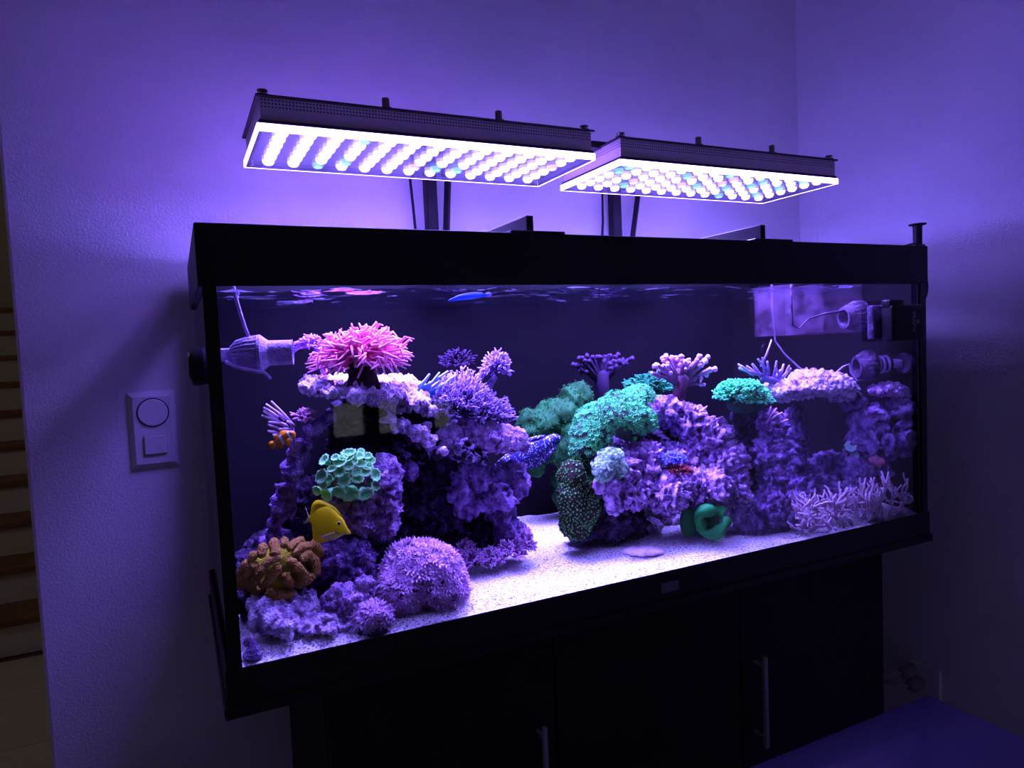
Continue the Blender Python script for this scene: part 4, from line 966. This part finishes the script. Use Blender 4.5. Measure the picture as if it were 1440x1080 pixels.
fin(smooth_loop([z(*q) for q in [(390, 640), (388, 780), (395, 900), (450, 960), (530, 985), (640, 970), (700, 930), (500, 820)]]), c, s, 0.9).build('anal_fin', M_YEL, yt)
fin(smooth_loop([z(*q) for q in [(375, 480), (335, 450), (282, 275), (318, 450), (300, 520), (225, 602), (300, 590), (350, 570), (380, 560)]], 2), c, s, 0.8).build('tail_fin', mat('pale_yellow_fin', (0.72, 0.66, 0.25), 0.5), yt)
fin(smooth_loop([z(*q) for q in [(820, 770), (700, 800), (580, 850), (600, 865), (740, 830), (830, 790)]], 2), c, s, 0.5, off=-6.9).build('pectoral_fin', mat('pale_yellow_fin', (0.7, 0.6, 0.3), 0.5), yt)
ep = c+s*(z(918, 610)[0]*EX+z(918, 610)[1]*EZ-5.0*EY)
e_ = MB().ell(ep, np.array([2.9, 1.4, 2.9])*s, 2, VR).build('eye_ring', M_EYEW, yt); MB().ell(ep-EY*0.7*s, np.array([2.1, 1.2, 2.2])*s, 2, VR).build('eye', M_EYE, yt)
MB().tube([c+s*(z(x, y)[0]*EX+z(x, y)[1]*EZ-o_*EY) for x, y, o_ in ((830, 750, 6.3), (860, 790, 6.0), (910, 820, 5.2))], 0.5*s, 5).build('gill_line', mat('dark_gill', (0.12, 0.09, 0.02), 0.7), yt)

# clownfish
cf = thing('clownfish', P(397, 617, .13), 'small orange clownfish with white bands beside the staghorn fingers', 'fish')
c, s = local(398.5, 617.5, .125)
def band_mat():
    m = bpy.data.materials.new('orange_white_bands'); m.use_nodes = True
    nt = m.node_tree; N = nt.nodes; b = N['Principled BSDF']; b.inputs['Roughness'].default_value = 0.45
    at = N.new('ShaderNodeAttribute'); at.attribute_name = 'tip'; r = N.new('ShaderNodeValToRGB'); cr = r.color_ramp; cr.interpolation = 'CONSTANT'
    o_, wt, bk = (0.92, 0.27, 0.004, 1), (0.85, 0.82, 0.85, 1), (0.03, 0.02, 0.02, 1)
    cr.elements[0].position = 0; cr.elements[0].color = wt; cr.elements[1].position = 0.07; cr.elements[1].color = bk
    for p_, cc in ((0.09, o_), (0.30, bk), (0.315, wt), (0.45, bk), (0.465, o_), (0.69, bk), (0.70, wt), (0.80, bk), (0.81, o_)):
        k = cr.elements.new(p_); k.color = cc
    nt.links.new(at.outputs['Fac'], r.inputs['Fac']); nt.links.new(r.outputs['Color'], b.inputs['Base Color']); return m
A_ = math.radians(24); ca, sa = math.cos(A_), math.sin(A_)
def rt(u, v): return (u*ca-v*sa, u*sa+v*ca)
us = np.linspace(-14.5, 19, 30); prof = []
EXo, EZo = EX.copy(), EZ.copy()
EX = ca*EXo+sa*EZo; EZ = -sa*EXo+ca*EZo
for u in us:
    t = (u+14.5)/33.5
    hgt = 3.0+5.6*math.sin(math.pi*min(1, t*0.62+0.10))**1.2 if t < 0.72 else None
    hgt = np.interp(t, [0, .1, .3, .5, .7, .85, .95, 1], [3.2, 4.4, 6.8, 8.2, 8.0, 6.6, 4.3, 1.8]); prof.append((u, hgt, -hgt*0.98, hgt*0.5))
fish_body(prof, c, s, 20, list((us+14.5)/33.5)).build('body', band_mat(), cf)
M_OR = mat('orange_fin', (0.95, 0.34, 0.006), 0.5); 
def rim_fin(loop, nm, off=0.0):
    fin(smooth_loop([(u*1.0, v) for u, v in loop], 3), c, s, 0.5, off).build(nm, M_OR, cf)
rim_fin([(-13, 3), (-18, 5.5), (-22, 3.5), (-23.5, -0.5), (-21.5, -4.5), (-17.5, -5.5), (-13, -3)], 'tail_fin')
rim_fin([(-10, 4), (-12, 8), (-8, 10), (-3, 8.5), (0, 11), (6, 11), (12, 7), (6, 5)], 'dorsal_fin')
rim_fin([(-12, -4), (-13, -8.5), (-8, -10.5), (-4, -7), (-2, -5)], 'anal_fin')
rim_fin([(9, -2), (3, -2.5), (0.5, -7), (3.5, -11), (8, -9)], 'pectoral_fin', -4.2)
for (loop, nm) in (([(-21.5, 4.2), (-24.2, -0.3), (-22, -5.2), (-23, -0.5)], 'fin_margin'),):
    fin(smooth_loop(loop), c, s, 0.9).build(nm, M_EYE, cf)
MB().ell(c+s*(14*EX+1.8*EZ-2.9*EY), np.array([1.5, 0.9, 1.5])*s, 2, VR).build('eye', M_EYE, cf)
EX, EZ = EXo, EZo

# spotted fish emerging from behind the ledge
sf = thing('spotted_blue_fish', P(748, 640, .24), 'dark blue fish with white speckles beside the lilac ledge', 'fish')
def spot_mat():
    m = bpy.data.materials.new('speckled_navy'); m.use_nodes = True
    nt = m.node_tree; N = nt.nodes; b = N['Principled BSDF']; b.inputs['Roughness'].default_value = 0.5
    tc = N.new('ShaderNodeTexCoord'); vo = N.new('ShaderNodeTexVoronoi'); vo.inputs['Scale'].default_value = 250; vo.inputs['Randomness'].default_value = 0.85
    r = N.new('ShaderNodeValToRGB'); e = r.color_ramp.elements; e[0].position = 0.26; e[0].color = (0.75, 0.78, 0.95, 1); e[1].position = 0.36; e[1].color = (0.012, 0.014, 0.16, 1)
    nt.links.new(tc.outputs['Object'], vo.inputs['Vector']); nt.links.new(vo.outputs['Distance'], r.inputs[0]); nt.links.new(r.outputs[0], b.inputs['Base Color']); return m
M_SPOT = spot_mat()
c, s = local(745, 638, .24); A_ = math.radians(27); ca, sa = math.cos(A_), math.sin(A_)
EX = ca*EXo+sa*EZo; EZ = -sa*EXo+ca*EZo
us = np.linspace(-62, 26, 26); prof = []
for u in us:
    t = (u+62)/88; hgt = np.interp(t, [0, .05, .15, .35, .6, .85, 1], [2, 7, 12, 16, 16.5, 12.5, 9]); prof.append((u, hgt, -hgt, np.interp(t, [0, .2, .5, 1], [1.5, 7, 7.5, 2])))
fish_body(prof, c, s, 22).build('body', M_SPOT, sf)
fin(smooth_loop([(20, 9), (32, 10), (43, 8), (49, 2), (48, -4), (42, -8), (32, -11), (20, -10)]), c, s, 1.2).build('tail_fin', M_SPOT, sf)
fin(smooth_loop([(-30, 14), (-15, 19), (5, 20.5), (22, 17), (33, 11), (20, 9), (0, 12)]), c, s, 1.2).build('dorsal_fin', M_SPOT, sf)
fin(smooth_loop([(-22, -14), (-8, -20), (10, -21), (26, -17), (36, -11), (22, -9), (0, -12)]), c, s, 1.2).build('anal_fin', M_SPOT, sf)
MB().ell(c+s*(-52*EX+4*EZ-5*EY), np.array([2.4, 1.2, 2.4])*s, 2, VR).build('eye', M_EYE, sf)
EX, EZ = EXo, EZo

# blue fish at the surface
bf = thing('slender_blue_fish', P(658, 417, .035), 'slender vivid blue fish just under the water surface', 'fish')
c, s = local(658, 417.5, .035)
us = np.linspace(-28, 27, 22); prof = []
for u in us:
    t = (u+28)/55; hgt = np.interp(t, [0, .08, .3, .6, .85, 1], [0.7, 2.0, 3.8, 4.2, 2.8, 1.6]); mid = np.interp(t, [0, .3, .7, 1], [-4, -0.5, 1.0, 1.5]); prof.append((u, mid+hgt, mid-hgt, hgt*0.7))
M_BLU = mat('vivid_blue_skin', (0.03, 0.10, 0.75), 0.35, col2=(0.06, 0.22, 0.9), scale=40)
fish_body(prof, c, s, 16).build('body', M_BLU, bf)
fin(smooth_loop([(24, 3.5), (30, 5.5), (34, 2), (30, -1.5), (24, -0.5)]), c, s, 0.5).build('tail_fin', mat('pale_blue_fin', (0.30, 0.30, 0.75), 0.5), bf)
fin(smooth_loop([(-18, 1.5), (-6, 5.0), (10, 6.2), (22, 5.0), (16, 3.0), (0, 2.5)]), c, s, 0.5).build('dorsal_fin', mat('pale_blue_fin', (0.30, 0.30, 0.75), 0.5), bf)
MB().ell(c+s*(-23*EX-2.4*EZ-1.7*EY), np.array([0.9, 0.6, 0.9])*s, 2, VR).build('eye', M_EYE, bf)

# ------------------------------------------------------------------ pumps and tank gear
M_PUMP = mat('coralline_coated_plastic', (0.34, 0.22, 0.46), 0.75, col2=(0.50, 0.36, 0.62), scale=70, bump=0.4, bscale=200)
M_PUMPD = mat('dark_coated_plastic', (0.03, 0.018, 0.04), 0.8, col2=(0.14, 0.08, 0.17), scale=60, bump=0.4, bscale=200)
def pump(name, a_px, b_px, scale_px, label, m_, cage_first=True, prof=None):
    """a_px/b_px: (px, py, y) of mount end and outlet end"""
    A = P(*a_px); B = P(*b_px); ax = (B-A)/np.linalg.norm(B-A); Ln = np.linalg.norm(B-A); s = SC(A)*scale_px
    root = thing(name, (A+B)/2, label, 'pump')
    return root, A, B, ax, Ln, s
# left pump: bracket, ribbed cage, outlet nozzle
root, A, B, ax, Ln, s = pump('circulation_pump', (322, 499, .13), (412, 495, .11), 1, 'lilac-coated circulation pump with ribbed cage near the pink anemone', M_PUMP)
f_ = lambda t: A+ax*Ln*t
def rib(i, j): return 1.0+(0.055 if j % 4 < 2 else -0.02)
MB().lathe([(6*s, 0), (11*s, 0.02*Ln), (19*s, 0.12*Ln), (23.5*s, 0.28*Ln), (25*s, 0.44*Ln)], A, ax, 88, None, rib).build('ribbed_cage', M_PUMP, root)
sharp(MB().lathe([(25*s, 0.44*Ln), (26.5*s, 0.45*Ln), (26.5*s, 0.50*Ln), (22*s, 0.56*Ln), (18*s, 0.62*Ln), (17.5*s, 0.98*Ln), (18.5*s, 1.0*Ln), (15*s, 1.0*Ln), (14*s, 0.7*Ln), (0, 0.7*Ln)], A, ax, 40).build('outlet_nozzle', M_PUMP, root))
MB().bbox((0.0157, f_(-0.06)[1]-0.012, f_(-0.06)[2]-0.010), f_(-0.02)+np.array([0.008, 0.012, 0.010]), 0.003).build('magnet_mount', M_PUMP, root)
MB().tube([P(318, 509, .11), P(335, 517, .10), P(360, 522, .095), P(372, 524, .095), P(380, 532, .095)], 0.0028, 7).build('clip_arm', M_PUMP, root)
MB().tube([P(352, 479, .12), P(345, 462, .12), P(338, 440, .125), P(331, 416, .13), P(328, 400, .13)], 0.0028, 7).build('power_cord', M_PUMP, root)
mz = P(275, 515, .13)
mg = thing('pump_magnet', (-0.012, .13, mz[2]), 'black pump holder magnet stuck outside on the side pane', 'magnet')
sharp(MB().lathe([(0, 0), (0.027, 0), (0.029, 0.002), (0.029, 0.016), (0.026, 0.019), (0, 0.019)], (G0, .13, mz[2]), (-1, 0, 0), 28).build('magnet_body', M_BLACK, mg))
MB().lathe([(0.022, 0.019), (0.020, 0.022), (0, 0.022)], (G0, .13, mz[2]), (-1, 0, 0), 24).build('cap', M_BLACKG, mg)

# right pumps
def side_pump(a, b, rs, label, wall_xyz):
    root, A, B, ax, Ln, s = pump('circulation_pump', a, b, 1, label, M_PUMPD)
    def rb(i, j): return 1.0+((0.06 if j % 3 else -0.03) if i in (2, 3) else 0)
    MB().lathe([(0, 0), (9*s, 0), (10*s, 0.15*Ln), (10*s, 0.45*Ln)], A, ax, 24).build('motor_body', M_PUMPD, root)
    for t in (0.12, 0.26, 0.38): MB().lathe([(10*s, (t-0.03)*Ln), (12.5*s, (t-0.02)*Ln), (12.5*s, (t+0.03)*Ln), (10*s, (t+0.04)*Ln)], A, ax, 24).build('cooling_ring', M_PUMP, root)
    MB().lathe([(10*s, 0.44*Ln), (17*s, 0.47*Ln), (rs*s, 0.56*Ln), (rs*s, 0.72*Ln), (rs*0.86*s, 0.86*Ln)], A, ax, 60, None, rb).build('ribbed_cage', M_PUMPD, root)
    sharp(MB().lathe([(rs*0.88*s, 0.84*Ln), (rs*0.72*s, 1.0*Ln), (rs*0.55*s, 1.0*Ln), (rs*0.45*s, 0.8*Ln), (0, 0.8*Ln)], A, ax, 30).build('outlet_nozzle', M_PUMPD, root))
    if wall_xyz is not None:
        sharp(MB().lathe([(0, 0), (0.024, 0), (0.025, 0.004), (0.022, 0.014), (0, 0.015)], wall_xyz, (-1, 0, 0), 26).build('magnet_disc', M_PUMPD, root, label='round holder disc on the side pane'))
        MB().tube([np.array(wall_xyz)+np.array([-0.012, 0, 0]), A], [0.010, 0.011], 12).build('ball_joint', M_PUMP, root)
    return root
pz = P(1262, 512, .045)
pumpL = side_pump((1252, 511, .065), (1204, 516, .10), 21, 'dark circulation pump low on the side pane above the rock lump', (1.4943, .045, pz[2]))
pumpU = side_pump((1245, 441, .075), (1186, 447, .11), 21, 'dark circulation pump high on the side pane in front of the clear box', (1.4943, .06, P(1245, 441, .075)[2]))
MB().tube([P(1113, 400, .14), P(1113, 430, .14), P(1115, 458, .14), P(1124, 462, .138), P(1138, 448, .136), P(1160, 441, .13), P(1186, 437, .115)], 0.0024, 7).build('cord', M_PUMPD, pumpU)
MB().tube([P(1172, 528, .12), P(1185, 516, .115), P(1194, 512, .11), P(1197, 525, .105), P(1205, 535, .10), P(1218, 534, .09)], 0.0024, 7).build('cord', M_PUMP, pumpL)
MB().tube([P(1085, 400, .285), P(1086, 440, .285), P(1090, 480, .28), P(1105, 500, .235), P(1126, 519, .18), P(1132, 527, .165)], 0.0026, 7).build('hanging_cable', M_PUMPD, label='long lilac cable hanging down to the pale flat ledge', cat='cable')

# clear acrylic box hung at the corner
def tinted_mat():
    m = bpy.data.materials.new('scratched_lilac_acrylic'); m.use_nodes = True
    nt = m.node_tree; N = nt.nodes; Lk = nt.links; N.clear(); o = N.new('ShaderNodeOutputMaterial')
    t = N.new('ShaderNodeBsdfTransparent'); d = N.new('ShaderNodeBsdfDiffuse'); g = N.new('ShaderNodeBsdfGlossy'); g.inputs['Roughness'].default_value = 0.1
    nz = N.new('ShaderNodeTexNoise'); nz.inputs['Scale'].default_value = 30; r = N.new('ShaderNodeMapRange'); r.inputs[1].default_value = 0.35; r.inputs[2].default_value = 0.7; r.inputs[3].default_value = 0.015; r.inputs[4].default_value = 0.12
    tc = N.new('ShaderNodeTexCoord'); Lk.new(tc.outputs['Object'], nz.inputs['Vector']); Lk.new(nz.outputs['Fac'], r.inputs[0])
    d.inputs[0].default_value = (0.42, 0.24, 0.44, 1); m1 = N.new('ShaderNodeMixShader'); m2 = N.new('ShaderNodeMixShader'); m2.inputs[0].default_value = 0.06
    Lk.new(r.outputs[0], m1.inputs[0]); Lk.new(t.outputs[0], m1.inputs[1]); Lk.new(d.outputs[0], m1.inputs[2]); Lk.new(m1.outputs[0], m2.inputs[1]); Lk.new(g.outputs[0], m2.inputs[2]); Lk.new(m2.outputs[0], o.inputs[0]); return m
M_TINT = tinted_mat()
x0 = P(1116, 440, .15)[0]; zb = P(1150, 470, .15)[2]; zt = Z(0.605); y0, y1, x1 = .15, .27, 1.4942
ab = thing('acrylic_box', ((x0+x1)/2, (y0+y1)/2, zb), 'clear lilac-tinted acrylic box hung at the water surface behind the upper pump', 'box')
for nm, a, b in (('front_wall', (x0, y0, zb), (x1, y0+.004, zt)), ('back_wall', (x0, y1-.004, zb), (x1, y1, zt)), ('side_wall', (x0, y0+.004, zb), (x0+.004, y1-.004, zt)), ('side_wall', (x1-.004, y0+.004, zb), (x1, y1-.004, zt)), ('divider', (x0+.10, y0+.004, zb), (x0+.104, y1-.004, zt)), ('bottom', (x0+.004, y0+.004, zb), (x1-.004, y1-.004, zb+.004))):
    MB().box(a, b).build(nm, M_TINT, ab, smooth=False)

# magnet cleaner on the front pane
c0 = P(1253, 480, -.02); c1 = P(1291, 424, -.02)
mc = thing('magnet_cleaner', ((c0[0]+c1[0])/2, -.01, c0[2]), 'black magnetic glass cleaner on the front pane with small grey lettering', 'cleaner')
MB().bbox((c0[0], -.026, c0[2]), (c1[0]+.012, 0.0038, c1[2]-.006), 0.006, 3).build('outer_block', M_BLACK, mc)
MB().bbox((c0[0], -.020, c1[2]-.016), (c0[0]+.045, 0.0035, c1[2]+.006), 0.004, 3).build('top_grip', M_BLACK, mc)
MB().bbox((c0[0]-.010, 0.0145, c0[2]+.006), (c1[0], 0.030, c1[2]-.004), 0.003, 2).build('inner_block', M_PUMPD, mc)
M_INK = mat('grey_print', (0.40, 0.38, 0.44), 0.6)
def text(body, loc, rot, size, m_, parent, name='lettering'):
    cu = bpy.data.curves.new(name, 'FONT'); cu.body = body; cu.size = size; cu.align_x = 'CENTER'; cu.align_y = 'CENTER'; cu.extrude = 0.0003
    o = bpy.data.objects.new(name, cu); COL.objects.link(o); o.rotation_euler = rot; o.location = loc
    dg = bpy.context.evaluated_depsgraph_get(); me = bpy.data.meshes.new_from_object(o.evaluated_get(dg)); mw = o.matrix_basis.copy()
    bpy.data.objects.remove(o); me.materials.clear(); me.materials.append(m_); me.transform(mw)
    q = bpy.data.objects.new(name, me); COL.objects.link(q); q.parent = parent; q.matrix_parent_inverse = inv_world(parent); return q
tl = P(1287, 452, -.0265)
text('FLIPPER', (tl[0]-.002, -.0263, tl[2]), (math.radians(90), math.radians(-90), 0), 0.0135, M_INK, mc)
MB().lathe([(0.0042, 0), (0.0042, 0.0006), (0.0026, 0.0006), (0.0026, 0)], (tl[0]+.0095, -.0258, tl[2]), (0, -1, 0), 18).build('round_logo', M_INK, mc)

# return pipe holder on the corner of the top frame
ph = thing('pipe_holder', (1.49, .02, Z(H)), 'small black upright pipe with flange clipped on the tank corner', 'holder')
pb_ = P(1292, 345, .02)
sharp(MB().lathe([(0.011, -0.004), (0.0095, 0.0), (0.0095, 0.044), (0.018, 0.046), (0.018, 0.049), (0, 0.049)], (pb_[0]-.004, .02, Z(H+.003)), (0, 0, 1), 22).build('pipe', M_POST, ph))
mb = MB(); mb.tube([np.array((pb_[0]-.045, .022, Z(H+.001))), np.array((pb_[0]-.02, .022, Z(H+.005))), np.array((pb_[0]+.005, .022, Z(H+.005))), np.array((pb_[0]+.022, .022, Z(H+.0)))], [0.003, 0.004, 0.004, 0.003], 8); mb.bbox((pb_[0]-.03, .006, Z(H)), (1.512, .045, Z(H+.005)), 0.002)
mb.build('clip', M_BLACKG, ph)
MB().ell((1.5212, .03, Z(.585)), (0.0125, 0.022, 0.042), 3).build('side_hose', M_BLACKG, ph, label='black hose bulge on the tank side')

# ------------------------------------------------------------------ table in front
TZ = Z(-0.185)
tb = thing('glossy_table', (0.75, -0.5, 0), 'glossy dark table with mirror-like top in front of the cabinet', 'table')
pc = PZ(1305, 977, TZ); M_TAB = mat('dark_gloss_lacquer', (0.012, 0.010, 0.018), 0.09, spec=0.35)
tx1, ty1 = pc[0], pc[1]
MB().bbox((0.28, -0.95, TZ-0.025), (tx1, ty1, TZ), 0.002).build('tabletop', M_TAB, tb, smooth=False)
for lx in (0.32, tx1-0.07):
    for ly in (-0.91, ty1-0.07): MB().bbox((lx, ly, 0), (lx+0.05, ly+0.05, TZ-0.025), 0.002).build('leg', M_BLACK, tb, smooth=False)

# outlet and white cables low on the right wall
ol = thing('wall_socket', (WX, .155, Z(-.46)), 'pale wall socket low on the side wall with plugged cables', 'socket')
MB().bbox((WX-.012, .115, Z(-.50)), (WX, .20, Z(-.415)), .003).build('cover_plate', M_SWITCH, ol, smooth=False)
for k, (dy, dz) in enumerate(((.19, -.44), (.17, -.465))):
    sharp(MB().lathe([(0.018, 0), (0.018, .03), (.010, .045), (0, .046)], (WX-.012, dy, Z(dz)), (-1, 0, 0), 16).build('plug', mat('pale_plug', (.25, .24, .23), .6), ol))
    MB().tube([(WX-.055, dy, Z(dz)), (WX-.075, dy+.06, Z(dz-.01)), (WX-.07, dy+.13, Z(dz-.06-.02*k)), (WX-.06, dy+.2, Z(dz-.16)), (WX-.06, dy+.24, Z(dz-.30)), (WX-.07, dy+.25, 0.03), (WX-.09, dy+.22, 0.004)], .004, 7).build('cord', mat('pale_cord', (.4, .38, .36), .6), ol)

# ------------------------------------------------------------------ window wall behind the photographer (mirrored faintly in the glass)
wl = MB()
FYW = -3.2
def hole(x0, x1, z0, z1): return (x0, x1, z0, z1)
win = [(0.80, 1.00, 0.92, 1.10), (1.08, 1.22, 0.93, 1.10), (1.44, 1.58, 0.92, 1.12)]
xs = [-3.2, .80, 1.00, 1.08, 1.22, 1.44, 1.58, WX]; zl, zh = 0.915, 1.125
wl.box((-3.2, FYW-.15, 0), (WX, FYW, zl)); wl.box((-3.2, FYW-.15, zh), (WX, FYW, 2.62))
for a, b in ((-3.2, .80), (1.0, 1.08), (1.22, 1.44), (1.58, WX)): wl.box((a, FYW-.15, zl), (b, FYW, zh))
struct('wall_front', wl, mat('dark_taupe_paint', (0.16, 0.14, 0.12), 0.9), label='plaster wall behind the viewer with small windows')
for k, (a, b) in enumerate(((.80, 1.0), (1.08, 1.22), (1.44, 1.58))):
    o = struct('window_%d' % (k+1), MB().box((a, FYW-.10, zl), (b, FYW-.09, zh)), emit_mat('overcast_daylight_pane', (0.95, 0.92, 1.0), 2.6), label='small window pane with grey daylight')

# ------------------------------------------------------------------ look-alikes share a group
GROUPS = {'reef_rock': 'live rocks of the reef', 'rubble_stone': 'loose stones on the sand', 'led_aquarium_lamp': 'LED lamps over the tank', 'lamp_stand': 'lamp stands behind the tank',
          'power_cable': 'cables behind the tank', 'lid_brace': 'braces on the tank top', 'circulation_pump': 'circulation pumps in the tank', 'violet_bush_coral': 'violet bush corals',
          'purple_finger_coral': 'finger corals', 'staghorn_coral': 'staghorn corals', 'green_mushroom_coral': 'green mushroom corals'}
for o in scene.objects:
    if o.parent is None and 'label' in o:
        g = GROUPS.get(o.name.split('.')[0])
        if g: o['group'] = g
